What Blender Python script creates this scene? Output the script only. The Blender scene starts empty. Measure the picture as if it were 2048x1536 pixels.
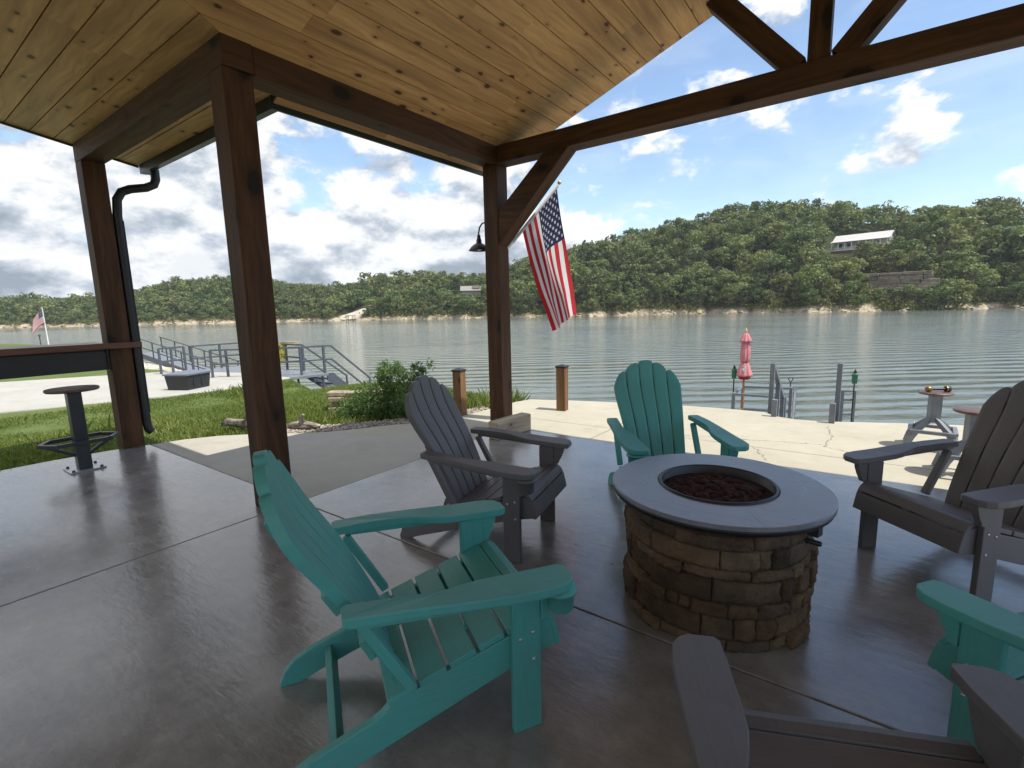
import bpy, bmesh, math, random
import numpy as np
from mathutils import Vector, Matrix
R_ = math.radians
rng = random.Random(7)
nr = np.random.RandomState(11)
SC = bpy.context.scene
COL = SC.collection

# ------------------------------------------------------------------ camera
cam_d = bpy.data.cameras.new('camera'); cam = bpy.data.objects.new('camera', cam_d); COL.objects.link(cam)
cam_d.sensor_width = 36; cam_d.lens = 17.149; cam_d.clip_start = 0.02; cam_d.clip_end = 5000
cr, cu, cf = Vector((.80868, .587778, -.023527)), Vector((-.071372, .137738, .987894)), Vector((-.583903, .797211, -.153337))
cm = Matrix((cr, cu, -cf)).transposed().to_4x4(); cm.translation = (0, 0, 1.37)
cam.matrix_world = cm
SC.camera = cam

# ------------------------------------------------------------------ sky, sun, exposure
SUN_DIR = Vector((.50, .085, 1)).normalized()        # towards the sun: high, a little to the right
world = bpy.data.worlds.new('World'); SC.world = world; world.use_nodes = True
def N(nt, t, ins=None, **kw):
    n = nt.nodes.new(t)
    for k, v in kw.items(): setattr(n, k, v)
    for k, v in (ins or {}).items():
        s = n.inputs[k]
        if isinstance(v, bpy.types.NodeSocket): nt.links.new(v, s)
        else: s.default_value = v
    return n
def M2(nt, op, a, b=0.0, c=0.0, clamp=False):
    n = nt.nodes.new('ShaderNodeMath'); n.operation = op; n.use_clamp = clamp
    for i, v in enumerate((a, b, c)):
        if isinstance(v, bpy.types.NodeSocket): nt.links.new(v, n.inputs[i])
        else: n.inputs[i].default_value = v
    return n.outputs[0]
def ramp(nt, fac, stops):
    n = nt.nodes.new('ShaderNodeValToRGB'); e = n.color_ramp.elements
    while len(e) < len(stops): e.new(.5)
    for i, (p, c) in enumerate(stops):
        e[i].position = p; e[i].color = (*c, 1) if len(c) == 3 else c
    nt.links.new(fac, n.inputs[0]); return n.outputs[0]
def mixc(nt, f, a, b, mode='MIX'):
    n = nt.nodes.new('ShaderNodeMix'); n.data_type = 'RGBA'; n.blend_type = mode
    for i, v in ((0, f), (6, a), (7, b)):
        if isinstance(v, bpy.types.NodeSocket): nt.links.new(v, n.inputs[i])
        else: n.inputs[i].default_value = v if i == 0 else ((*v, 1) if len(v) == 3 else v)
    return n.outputs[2]
def build_world():
    nt = world.node_tree; nt.nodes.clear()
    sky = N(nt, 'ShaderNodeTexSky', sky_type='NISHITA', sun_disc=False, sun_elevation=math.asin(SUN_DIR.z), sun_rotation=R_(97), air_density=1.1, dust_density=.6, ozone_density=1.7)
    tc = N(nt, 'ShaderNodeTexCoord')
    sep = N(nt, 'ShaderNodeSeparateXYZ', {0: tc.outputs['Generated']})
    x, y, z = sep.outputs
    # cumulus field: noise over the direction, flattened towards the horizon
    zs = M2(nt, 'MULTIPLY', M2(nt, 'POWER', M2(nt, 'MAXIMUM', z, 0.0), .95), 1.75)
    v = N(nt, 'ShaderNodeCombineXYZ', {0: x, 1: y, 2: zs}).outputs[0]
    def cloud(off, det):
        vv = N(nt, 'ShaderNodeVectorMath', {0: v, 1: off}, operation='ADD').outputs[0]
        big = N(nt, 'ShaderNodeTexNoise', {'Vector': vv, 'Scale': 3.4, 'Detail': 3.0, 'Roughness': .5}).outputs[0]
        sm = N(nt, 'ShaderNodeTexNoise', {'Vector': vv, 'Scale': 9.5, 'Detail': det, 'Roughness': .60, 'Distortion': .15}).outputs[0]
        return M2(nt, 'ADD', M2(nt, 'MULTIPLY', big, .55), M2(nt, 'MULTIPLY', sm, .45))
    d1 = cloud((0, 0, 0), 10.0); d2 = cloud((.012, -.005, .075), 6.0)
    # more cover to the left of the pavilion, clear to the right
    side = M2(nt, 'ADD', M2(nt, 'MULTIPLY', x, -.80868), M2(nt, 'MULTIPLY', y, -.587778))
    cov = N(nt, 'ShaderNodeMapRange', {0: side, 1: -.60, 2: .30, 3: -.056, 4: .115}, interpolation_type='SMOOTHSTEP').outputs[0]
    low = N(nt, 'ShaderNodeMapRange', {0: z, 1: .02, 2: .30, 3: .095, 4: -.006}).outputs[0]
    dens = M2(nt, 'ADD', M2(nt, 'ADD', d1, cov), low)
    mask = N(nt, 'ShaderNodeMapRange', {0: dens, 1: .522, 2: .592, 3: 0.0, 4: 1.0}, interpolation_type='SMOOTHSTEP').outputs[0]
    lit = M2(nt, 'ADD', M2(nt, 'MULTIPLY', M2(nt, 'SUBTRACT', d1, d2), 5.6), .64, clamp=True)
    core = N(nt, 'ShaderNodeMapRange', {0: dens, 1: .60, 2: .80, 3: 0.0, 4: .44}).outputs[0]
    lit2 = M2(nt, 'SUBTRACT', lit, core, clamp=True)
    ccol = ramp(nt, lit2, [(0.0, (.30, .35, .42)), (.3, (.50, .56, .64)), (.62, (.88, .90, .92)), (1.0, (1.05, 1.03, 1.0))])
    # thin cirrus veil
    st = N(nt, 'ShaderNodeMapping', {0: v, 'Rotation': (0, 0, R_(35)), 'Scale': (1.2, 5.0, 7.0)}).outputs[0]
    ci = N(nt, 'ShaderNodeTexNoise', {'Vector': st, 'Scale': 1.6, 'Detail': 6.0, 'Roughness': .6, 'Distortion': .6}).outputs[0]
    cim = N(nt, 'ShaderNodeMapRange', {0: ci, 1: .42, 2: .75, 3: 0.0, 4: .22}).outputs[0]
    mk = M2(nt, 'MAXIMUM', mask, cim, clamp=True)
    up = N(nt, 'ShaderNodeMapRange', {0: z, 1: -.02, 2: .02, 3: 0.0, 4: 1.0}).outputs[0]
    mk = M2(nt, 'MULTIPLY', mk, up)
    b1 = N(nt, 'ShaderNodeBackground', {0: sky.outputs[0], 1: .112})
    b2 = N(nt, 'ShaderNodeBackground', {0: ccol, 1: .57})
    mx = N(nt, 'ShaderNodeMixShader', {0: mk, 1: b1.outputs[0], 2: b2.outputs[0]})
    out = N(nt, 'ShaderNodeOutputWorld'); nt.links.new(mx.outputs[0], out.inputs[0])
build_world()
sun_d = bpy.data.lights.new('sun', 'SUN'); sun_d.energy = 2.7; sun_d.angle = R_(.6); sun_d.color = (1, .95, .86)
sun = bpy.data.objects.new('sun', sun_d); COL.objects.link(sun); sun.location = (8, 0, 30)
sun.rotation_euler = (-SUN_DIR).to_track_quat('-Z', 'Y').to_euler()
SC.view_settings.view_transform = 'Standard'; SC.view_settings.look = 'None'; SC.view_settings.gamma = 1
SC.view_settings.exposure = 1.0
try:
    SC.cycles.max_bounces = 8; SC.cycles.diffuse_bounces = 5; SC.cycles.glossy_bounces = 3; SC.cycles.transmission_bounces = 3
    SC.cycles.sample_clamp_indirect = 6; SC.cycles.use_denoising = True
except Exception: pass

# ------------------------------------------------------------------ helpers
def tag(o, label=None, cat=None, group=None, kind=None):
    if label: o['label'] = label
    if cat: o['category'] = cat
    if group: o['group'] = group
    if kind: o['kind'] = kind
    return o
def thing(name, label, cat, loc=(0, 0, 0), rz=0, group=None):
    o = bpy.data.objects.new(name, None); COL.objects.link(o); o.empty_display_size = .1
    o.location = loc; o.rotation_euler = (0, 0, rz)
    return tag(o, label, cat, group)
def rotz(a): return Matrix.Rotation(a, 3, 'Z')
class MB:
    def __init__(s): s.v = []; s.f = []; s.uv = []; s.mi = []; s.sm = []
    def add(s, vs, fs, uvs=None, mat=0, smooth=False):
        b = len(s.v); s.v += [tuple(p) for p in vs]
        for i, f in enumerate(fs):
            s.f.append(tuple(b + k for k in f))
            s.uv.append(uvs[i] if uvs else [(0, 0)] * len(f)); s.mi.append(mat); s.sm.append(smooth)
        return s
    def box(s, c, size, rot=None, mat=0, taper=None):
        hx, hy, hz = (q / 2 for q in size); C = Vector(c)
        P = [Vector((sx * hx, sy * hy, sz * hz)) for sz in (-1, 1) for sy in (-1, 1) for sx in (-1, 1)]
        L = max(range(3), key=lambda i: size[i]); o1, o2 = [i for i in range(3) if i != L]
        ou, ov = rng.uniform(0, 50), rng.uniform(0, 50)
        F = [(0, 2, 3, 1), (4, 5, 7, 6), (0, 1, 5, 4), (2, 6, 7, 3), (0, 4, 6, 2), (1, 3, 7, 5)]
        uvs = []
        for f in F:
            ps = [P[k] for k in f]
            nax = [i for i in range(3) if abs(ps[0][i] - ps[1][i]) < 1e-9 and abs(ps[1][i] - ps[2][i]) < 1e-9]
            nax = nax[0] if nax else 0
            if nax == L: uvs.append([(ou + p[o1] * .3, ov + p[o2]) for p in ps])
            else:
                o = o2 if nax == o1 else o1; sh = .37 * nax + (.9 if ps[0][nax] > 0 else 0)
                uvs.append([(ou + p[L], ov + sh + p[o]) for p in ps])
        if rot is not None: P = [rot @ p for p in P]
        return s.add([C + p for p in P], F, uvs, mat)
    def bar(s, p0, p1, w, d, up=(0, 0, 1), mat=0):
        p0, p1 = Vector(p0), Vector(p1); X = (p1 - p0); L = X.length; X.normalize()
        U = Vector(up); Y = U.cross(X)
        if Y.length < 1e-4: Y = Vector((0, 1, 0)).cross(X)
        Y.normalize(); Z = X.cross(Y)
        return s.box((p0 + p1) / 2, (L, w, d), Matrix((X, Y, Z)).transposed(), mat)
    def prism(s, poly, a, b, fr=None, mat=0):
        """poly of (p,q) extruded from a to b; fr(p,q,t) -> xyz"""
        fr = fr or (lambda p, q, t: (p, q, t)); n = len(poly)
        V = [fr(p, q, a) for p, q in poly] + [fr(p, q, b) for p, q in poly]
        F = [tuple(range(n))[::-1], tuple(range(n, 2 * n))]; ou = rng.uniform(0, 40)
        U = [[(ou + poly[k][0], poly[k][1]) for k in F[0]], [(ou + p, q) for p, q in poly]]
        for i in range(n):
            j = (i + 1) % n; F.append((i, j, n + j, n + i))
            l = math.dist(poly[i], poly[j]); U.append([(ou, 0), (ou + l, 0), (ou + l, b - a), (ou, b - a)])
        return s.add(V, F, U, mat)
    def tube(s, pts, r, seg=10, mat=0, cap=True):
        pts = [Vector(p) for p in pts]; n = len(pts); rs = r if isinstance(r, (list, tuple)) else [r] * n
        V = []; F = []; U = []; prev = None
        for i, p in enumerate(pts):
            T = (pts[min(i + 1, n - 1)] - pts[max(i - 1, 0)]).normalized()
            if prev is None: A = T.orthogonal().normalized()
            else:
                A = (prev - T * prev.dot(T))
                A = A.normalized() if A.length > 1e-5 else T.orthogonal().normalized()
            prev = A; B = T.cross(A)
            for k in range(seg):
                t = 2 * math.pi * k / seg; V.append(p + (A * math.cos(t) + B * math.sin(t)) * rs[i])
        for i in range(n - 1):
            for k in range(seg):
                k2 = (k + 1) % seg; F.append((i * seg + k, i * seg + k2, (i + 1) * seg + k2, (i + 1) * seg + k)); U.append([(i * .1, k / seg), (i * .1, (k + 1) / seg), (i * .1 + .1, (k + 1) / seg), (i * .1 + .1, k / seg)])
        s.add(V, F, U, mat, True)
        if cap:
            s.add(V[:seg], [tuple(range(seg))[::-1]], None, mat); s.add(V[-seg:], [tuple(range(seg))], None, mat)
        return s
    def lathe(s, prof, c=(0, 0, 0), seg=24, mat=0, smooth=True, wob=None):
        C = Vector(c); V = []; F = []; m = len(prof)
        for k in range(seg):
            t = 2 * math.pi * k / seg
            for i, (r, z) in enumerate(prof):
                rr = r * (wob(t, z) if wob else 1); V.append(C + Vector((rr * math.cos(t), rr * math.sin(t), z)))
        U = []
        for k in range(seg):
            k2 = (k + 1) % seg
            for i in range(m - 1):
                F.append((k * m + i, k2 * m + i, k2 * m + i + 1, k * m + i + 1))
                U.append([(k / seg, prof[i][1]), ((k + 1) / seg, prof[i][1]), ((k + 1) / seg, prof[i + 1][1]), (k / seg, prof[i + 1][1])])
        return s.add(V, F, U, mat, smooth)
    def blob(s, c, r, seed=0, mat=0, sub=1, amp=.25, sc=(1, 1, 1)):
        bm = bmesh.new(); bmesh.ops.create_icosphere(bm, subdivisions=sub, radius=1); q = random.Random(seed)
        rt = Matrix.Rotation(q.uniform(0, 6), 3, (q.uniform(-1, 1), q.uniform(-1, 1), q.uniform(.1, 1)))
        V = []
        for v in bm.verts:
            k = 1 + q.uniform(-amp, amp); p = rt @ (v.co * k * r); V.append(Vector(c) + Vector((p.x * sc[0], p.y * sc[1], p.z * sc[2])))
        F = [tuple(v.index for v in f.verts) for f in bm.faces]; bm.free()
        return s.add(V, F, None, mat)
    def build(s, name, mats, parent=None, bevel=0, recalc=True, segs=2):
        me = bpy.data.meshes.new(name); me.from_pydata(s.v, [], s.f)
        ul = me.uv_layers.new(name='UVMap'); flat = [c for f in s.uv for p in f for c in p]; ul.data.foreach_set('uv', flat)
        me.polygons.foreach_set('material_index', s.mi); me.polygons.foreach_set('use_smooth', s.sm)
        if recalc:
            bm = bmesh.new(); bm.from_mesh(me); bmesh.ops.recalc_face_normals(bm, faces=bm.faces); bm.to_mesh(me); bm.free()
        me.update()
        o = bpy.data.objects.new(name, me); COL.objects.link(o)
        for m in (mats if isinstance(mats, (list, tuple)) else [mats]): me.materials.append(m)
        if parent: o.parent = parent
        if bevel:
            b = o.modifiers.new('bevel', 'BEVEL'); b.width = bevel; b.segments = segs; b.limit_method = 'ANGLE'; b.angle_limit = R_(40); b.harden_normals = False
        return o
def np_mesh(name, co, faces, mats, tint=None, parent=None, mi=None, smooth=False):
    """co (N,3); faces (M,k); tint (N,) point attribute"""
    me = bpy.data.meshes.new(name); co = np.asarray(co, np.float32); faces = np.asarray(faces, np.int32); k = faces.shape[1]
    me.vertices.add(len(co)); me.vertices.foreach_set('co', co.ravel())
    me.loops.add(faces.size); me.loops.foreach_set('vertex_index', faces.ravel())
    me.polygons.add(len(faces)); me.polygons.foreach_set('loop_start', np.arange(0, faces.size, k, dtype=np.int32))
    try: me.polygons.foreach_set('loop_total', np.full(len(faces), k, np.int32))
    except Exception: pass
    if mi is not None: me.polygons.foreach_set('material_index', np.asarray(mi, np.int32))
    if smooth: me.polygons.foreach_set('use_smooth', np.ones(len(faces), bool))
    if tint is not None:
        a = me.attributes.new('tint', 'FLOAT', 'POINT'); a.data.foreach_set('value', np.asarray(tint, np.float32))
    me.update(calc_edges=True); me.validate()
    o = bpy.data.objects.new(name, me); COL.objects.link(o)
    for m in (mats if isinstance(mats, (list, tuple)) else [mats]): me.materials.append(m)
    if parent: o.parent = parent
    return o

# ------------------------------------------------------------------ materials
def new_mat(name):
    m = bpy.data.materials.new(name); m.use_nodes = True; nt = m.node_tree
    return m, nt, nt.nodes['Principled BSDF']
def setb(nt, b, **kw):
    for k, v in kw.items():
        s = b.inputs[k.replace('_', ' ')]
        if isinstance(v, bpy.types.NodeSocket): nt.links.new(v, s)
        else: s.default_value = (*v, 1) if isinstance(v, tuple) and len(v) == 3 else v
def bump(nt, b, h, strength=.3, dist=.01):
    n = N(nt, 'ShaderNodeBump', {'Height': h, 'Strength': strength, 'Distance': dist}); nt.links.new(n.outputs[0], b.inputs['Normal']); return n
def coord(nt, which='Object', scale=None, rot=None):
    o = N(nt, 'ShaderNodeTexCoord').outputs[which]
    if scale or rot: o = N(nt, 'ShaderNodeMapping', {0: o, 'Scale': scale or (1, 1, 1), 'Rotation': rot or (0, 0, 0)}).outputs[0]
    return o
def noise(nt, vec, scale, detail=4, rough=.55, dist=0.0):
    return N(nt, 'ShaderNodeTexNoise', {'Vector': vec, 'Scale': scale, 'Detail': float(detail), 'Roughness': rough, 'Distortion': dist}).outputs[0]
def simple(name, col, rough=.5, metal=0.0, var=.15, scale=8, bmp=.08, spec=.5):
    m, nt, b = new_mat(name); c = coord(nt); n = noise(nt, c, scale, 5)
    lo = tuple(q * (1 - var) for q in col); hi = tuple(min(1, q * (1 + var)) for q in col)
    setb(nt, b, Base_Color=ramp(nt, n, [(.3, lo), (.7, hi)]), Roughness=M2(nt, 'ADD', M2(nt, 'MULTIPLY', n, .2), rough - .1), Metallic=metal)
    b.inputs['Specular IOR Level'].default_value = spec
    if bmp: bump(nt, b, noise(nt, c, scale * 9, 4), bmp, .004)
    return m
def wood(name, dark, light, knot, rough=.6, grain=1.0, kscale=1.0, kthr=.085, spec=.35, tintamt=.0):
    m, nt, b = new_mat(name); uv = coord(nt, 'UV')
    w = noise(nt, uv, 1.2, 3); g = N(nt, 'ShaderNodeMapping', {0: uv, 'Scale': (1.1, 17, 1)}).outputs[0]
    wv = N(nt, 'ShaderNodeVectorMath', {0: g, 1: N(nt, 'ShaderNodeCombineXYZ', {1: M2(nt, 'MULTIPLY', w, 3.2)}).outputs[0]}, operation='ADD').outputs[0]
    n1 = noise(nt, wv, 1.5, 6, .6); fine = noise(nt, N(nt, 'ShaderNodeMapping', {0: uv, 'Scale': (6, 190, 1)}).outputs[0], 1.0, 3)
    col = ramp(nt, n1, [(.28, dark), (.72, light)])
    big = noise(nt, N(nt, 'ShaderNodeMapping', {0: uv, 'Scale': (.5, 5.9, 1)}).outputs[0], 1.0, 2)
    col = mixc(nt, 1.0, col, ramp(nt, big, [(.3, (.66, .62, .58)), (.7, (1.18, 1.16, 1.12))]), 'MULTIPLY')
    kv = N(nt, 'ShaderNodeMapping', {0: uv, 'Scale': (3.1 * kscale, 5.9 * kscale, 1)}).outputs[0]
    kd = N(nt, 'ShaderNodeVectorMath', {0: kv, 1: N(nt, 'ShaderNodeVectorMath', {0: noise(nt, uv, 22, 2), 1: (.10, .10, 0)}, operation='MULTIPLY').outputs[0]}, operation='ADD').outputs[0]
    vo = N(nt, 'ShaderNodeTexVoronoi', {'Vector': kd, 'Scale': 1.0, 'Randomness': 1.0}, voronoi_dimensions='2D', feature='F1')
    pick = N(nt, 'ShaderNodeSeparateXYZ', {0: vo.outputs['Color']}).outputs[0]
    rad = M2(nt, 'MULTIPLY', M2(nt, 'SUBTRACT', pick, .25), kthr * 1.7)
    kf = N(nt, 'ShaderNodeMapRange', {0: M2(nt, 'SUBTRACT', vo.outputs['Distance'], rad), 1: -.02, 2: .035, 3: 1.0, 4: 0.0}).outputs[0]
    halo = N(nt, 'ShaderNodeMapRange', {0: M2(nt, 'SUBTRACT', vo.outputs['Distance'], rad), 1: 0.0, 2: .16, 3: .42, 4: 0.0}).outputs[0]
    hal2 = M2(nt, 'MULTIPLY', halo, M2(nt, 'GREATER_THAN', pick, .25))
    kf2 = M2(nt, 'MULTIPLY', kf, M2(nt, 'GREATER_THAN', pick, .25))
    col = mixc(nt, hal2, col, tuple((a * .55 + c * .45) for a, c in zip(dark, knot)))
    col = mixc(nt, kf2, col, knot)
    setb(nt, b, Base_Color=col, Roughness=M2(nt, 'ADD', M2(nt, 'MULTIPLY', fine, .25), rough - .12)); b.inputs['Specular IOR Level'].default_value = spec
    bump(nt, b, M2(nt, 'ADD', M2(nt, 'MULTIPLY', n1, .6), M2(nt, 'MULTIPLY', fine, .4)), .35 * grain, .004)
    return m
PINE = wood('pine_boards', (.50, .268, .10), (.80, .49, .215), (.085, .032, .012), .5, .5, 1.0, .085, .4)
STAIN = wood('stained_timber', (.040, .017, .0065), (.125, .055, .021), (.012, .006, .003), .66, 1.6, .5, .12)
STAINR = wood('red_stained_wood', (.11, .040, .020), (.20, .078, .040), (.04, .015, .01), .38, .6, .7, .1, .5)
RAWWOOD = wood('weathered_timber', (.34, .27, .19), (.58, .50, .38), (.12, .08, .05), .8, 1.3, .6, .1, .2)
POSTWOOD = wood('treated_post_wood', (.15, .080, .038), (.27, .155, .078), (.05, .025, .012), .7, 1.1, .7, .1, .25)
BLACKM = simple('black_metal', (.016, .016, .017), .42, 0, .25, 14, .03)
FASCIA = simple('dark_green_fascia', (.035, .05, .047), .4, 0, .15, 6, .02)
STEEL = simple('grey_painted_steel', (.17, .185, .21), .45, 0, .2, 10, .05)
DSTEEL = simple('dark_grey_steel', (.05, .052, .055), .38, .3, .2, 12, .04)
GALV = simple('galvanised_plate', (.45, .46, .47), .35, .8, .15, 30, .03)
ROCKM = simple('pale_limestone', (.50, .46, .38), .9, 0, .3, 4, .5, .2)
WHITE = simple('white_paint', (.78, .78, .76), .5, 0, .06, 6, .02)
SEATRED = simple('dark_red_brown_disc', (.13, .080, .070), .42, 0, .3, 20, .08)
def plastic(name, col):
    m, nt, b = new_mat(name); c = coord(nt, 'UV', (3, 60, 1)); o = coord(nt)
    g = noise(nt, c, 2.2, 5, .6); sp = noise(nt, o, 260, 2); dirt = noise(nt, o, 3.2, 6, .6)
    cc = ramp(nt, g, [(.25, tuple(q * .88 for q in col)), (.75, tuple(min(1, q * 1.08) for q in col))])
    cc = mixc(nt, N(nt, 'ShaderNodeMapRange', {0: dirt, 1: .46, 2: .72, 3: 0.0, 4: .42}).outputs[0], cc, tuple(q * .55 + .06 for q in col))
    setb(nt, b, Base_Color=cc, Roughness=M2(nt, 'ADD', M2(nt, 'MULTIPLY', dirt, .28), .36))
    b.inputs['Specular IOR Level'].default_value = .5
    bump(nt, b, M2(nt, 'ADD', g, M2(nt, 'MULTIPLY', sp, .5)), .16, .002)
    return m
TEAL = plastic('teal_lumber_plastic', (.080, .345, .312)); GREY = plastic('grey_lumber_plastic', (.128, .120, .121))

def seg_mask(nt, p, a, b, w):
    """1 inside a line from a to b (2-D, object space), width w"""
    ax, ay = a; dx, dy = b[0] - ax, b[1] - ay; l2 = dx * dx + dy * dy
    s = N(nt, 'ShaderNodeSeparateXYZ', {0: p}).outputs
    px = M2(nt, 'SUBTRACT', s[0], ax); py = M2(nt, 'SUBTRACT', s[1], ay)
    t = M2(nt, 'DIVIDE', M2(nt, 'ADD', M2(nt, 'MULTIPLY', px, dx), M2(nt, 'MULTIPLY', py, dy)), l2, clamp=True)
    qx = M2(nt, 'SUBTRACT', px, M2(nt, 'MULTIPLY', t, dx)); qy = M2(nt, 'SUBTRACT', py, M2(nt, 'MULTIPLY', t, dy))
    d = M2(nt, 'SQRT', M2(nt, 'ADD', M2(nt, 'MULTIPLY', qx, qx), M2(nt, 'MULTIPLY', qy, qy)))
    return N(nt, 'ShaderNodeMapRange', {0: d, 1: w * .35, 2: w, 3: 1.0, 4: 0.0}).outputs[0]
def mat_floor():
    m, nt, b = new_mat('sealed_stamped_concrete'); o = coord(nt)
    big = noise(nt, o, .9, 5, .6); mid = noise(nt, o, 5, 7, .65); rot = coord(nt, 'Object', (7, 22, 7), (0, 0, R_(-18)))
    tx = noise(nt, rot, 1.0, 8, .62, .25); fine = noise(nt, o, 60, 5, .6)
    col = ramp(nt, M2(nt, 'ADD', M2(nt, 'MULTIPLY', big, .55), M2(nt, 'MULTIPLY', mid, .45)), [(.30, (.135, .126, .115)), (.52, (.262, .248, .230)), (.70, (.42, .40, .375))])
    sv = N(nt, 'ShaderNodeTexVoronoi', {'Vector': o, 'Scale': 3.3, 'Randomness': 1.0}, feature='F1').outputs['Distance']
    spk = M2(nt, 'MULTIPLY', M2(nt, 'LESS_THAN', sv, .028), .8)
    col = mixc(nt, spk, col, (.012, .011, .01))
    sc = N(nt, 'ShaderNodeTexNoise', {'Vector': coord(nt, 'Object', (3, 26, 3), (0, 0, R_(31))), 'Scale': 3.0, 'Detail': 5.0, 'Roughness': .7}).outputs[0]
    col = mixc(nt, N(nt, 'ShaderNodeMapRange', {0: sc, 1: .64, 2: .74, 3: 0.0, 4: .35}).outputs[0], col, (.30, .28, .26))
    rg = N(nt, 'ShaderNodeTexNoise', {'Vector': coord(nt, 'Object', (5, 11, 5), (0, 0, R_(-25))), 'Scale': 1.7, 'Detail': 11.0, 'Roughness': .78, 'Distortion': .2}).outputs[0]
    vein = N(nt, 'ShaderNodeMapRange', {0: M2(nt, 'ABSOLUTE', M2(nt, 'SUBTRACT', rg, .5)), 1: 0.0, 2: .022, 3: 1.0, 4: 0.0}).outputs[0]
    wear = N(nt, 'ShaderNodeMapRange', {0: noise(nt, o, 2.3, 6, .7), 1: .42, 2: .62, 3: 0.0, 4: 1.0}).outputs[0]
    col = mixc(nt, M2(nt, 'MULTIPLY', M2(nt, 'MULTIPLY', vein, wear), .40), col, (.05, .046, .042))
    stn = noise(nt, o, 1.4, 8, .72); col = mixc(nt, N(nt, 'ShaderNodeMapRange', {0: stn, 1: .54, 2: .70, 3: 0.0, 4: .6}).outputs[0], col, (.085, .076, .068))
    setb(nt, b, Base_Color=col, Roughness=N(nt, 'ShaderNodeMapRange', {0: M2(nt, 'ADD', M2(nt, 'MULTIPLY', mid, .5), M2(nt, 'MULTIPLY', tx, .5)), 1: .3, 2: .7, 3: .12, 4: .31}).outputs[0])
    b.inputs['Specular IOR Level'].default_value = .9; setb(nt, b, Coat_Weight=.35, Coat_Roughness=.16)
    bump(nt, b, M2(nt, 'ADD', M2(nt, 'MULTIPLY', tx, .8), M2(nt, 'MULTIPLY', fine, .12)), .20, .016)
    return m
def mat_conc(name, lo, hi, cracks=False, rough=.85):
    m, nt, b = new_mat(name); o = coord(nt)
    big = noise(nt, o, .7, 6, .6); mid = noise(nt, o, 6, 6, .6); br = noise(nt, coord(nt, 'Object', (4, 90, 4), (0, 0, R_(12))), 1.0, 4)
    fine = noise(nt, o, 140, 4)
    f = M2(nt, 'ADD', M2(nt, 'MULTIPLY', big, .5), M2(nt, 'ADD', M2(nt, 'MULTIPLY', mid, .25), M2(nt, 'MULTIPLY', br, .25)))
    col = ramp(nt, f, [(.32, lo), (.66, hi)])
    if cracks:
        wn = N(nt, 'ShaderNodeVectorMath', {0: N(nt, 'ShaderNodeTexNoise', {'Vector': o, 'Scale': 4.0, 'Detail': 6.0, 'Roughness': .7}).outputs['Color'], 1: (.5, .5, .5)}, operation='SUBTRACT').outputs[0]
        wp = N(nt, 'ShaderNodeVectorMath', {0: o, 1: N(nt, 'ShaderNodeVectorMath', {0: wn, 1: (.22, .22, 0)}, operation='MULTIPLY').outputs[0]}, operation='ADD').outputs[0]
        cr_ = None
        for a_, b_ in (((-.3, 6.3), (-.22, 5.75)), ((-.22, 5.75), (-.28, 5.36)), ((-.24, 5.45), (-1.5, 5.12)), ((-.82, 5.05), (-.68, 4.65)), ((-.28, 5.36), (.2, 5.2))):
            q = seg_mask(nt, wp, a_, b_, .008); cr_ = q if cr_ is None else M2(nt, 'MAXIMUM', cr_, q)
        for a_, b_ in (((-3.4, 4.99), (2.5, 5.10)), ((-2.29, 4.4), (-2.27, 5.0)), ((-2.3, 5.02), (-2.2, 6.7))):
            cr_ = M2(nt, 'MAXIMUM', cr_, M2(nt, 'MULTIPLY', seg_mask(nt, o, a_, b_, .012), .8))
        col = mixc(nt, M2(nt, 'MULTIPLY', cr_, .75), col, (.10, .085, .06))
    st = noise(nt, o, 2.1, 7, .7); col = mixc(nt, N(nt, 'ShaderNodeMapRange', {0: st, 1: .55, 2: .8, 3: 0.0, 4: .5}).outputs[0], col, tuple(q * .62 for q in lo))
    setb(nt, b, Base_Color=col, Roughness=rough); b.inputs['Specular IOR Level'].default_value = .25
    bump(nt, b, M2(nt, 'ADD', M2(nt, 'MULTIPLY', br, .6), M2(nt, 'MULTIPLY', fine, .5)), .25, .004)
    return m
FLOOR = mat_floor()
BRUSHED = mat_conc('brushed_grey_concrete', (.36, .34, .285), (.50, .475, .41))
YELLOW = mat_conc('tan_patio_concrete', (.37, .34, .26), (.50, .465, .37), True)  # patio concrete, a warmer tan than the path
DRIVE = mat_conc('pale_drive_concrete', (.34, .325, .285), (.46, .445, .40))

def mat_leaf(name, cols, trans=.25, rnd=True):
    m, nt, b = new_mat(name); at = N(nt, 'ShaderNodeAttribute', attribute_name='tint').outputs['Fac']
    oi = N(nt, 'ShaderNodeObjectInfo').outputs['Random']
    f = M2(nt, 'FRACT', M2(nt, 'ADD', at, M2(nt, 'MULTIPLY', oi, .73))) if rnd else at
    col = ramp(nt, f, cols)
    setb(nt, b, Base_Color=col, Roughness=.55); b.inputs['Specular IOR Level'].default_value = .25
    tr = N(nt, 'ShaderNodeBsdfTranslucent', {0: mixc(nt, 1.0, col, (1.3, 1.35, .6), 'MULTIPLY')})
    mx = N(nt, 'ShaderNodeMixShader', {0: trans, 1: b.outputs[0], 2: tr.outputs[0]})
    nt.links.new(mx.outputs[0], nt.nodes['Material Output'].inputs[0]); return m
LEAFC = [(0, (0.056, 0.090, 0.034)), (.14, (0.121, 0.164, 0.054)), (.28, (0.178, 0.213, 0.073)), (.42, (0.093, 0.134, 0.047)), (.56, (0.145, 0.178, 0.062)), (.68, (0.234, 0.248, 0.086)), (.78, (0.058, 0.087, 0.038)), (.9, (0.187, 0.189, 0.082)), (1, (0.112, 0.149, 0.054))]
TREELEAF = mat_leaf('broadleaf_foliage', LEAFC, .26)
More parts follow.
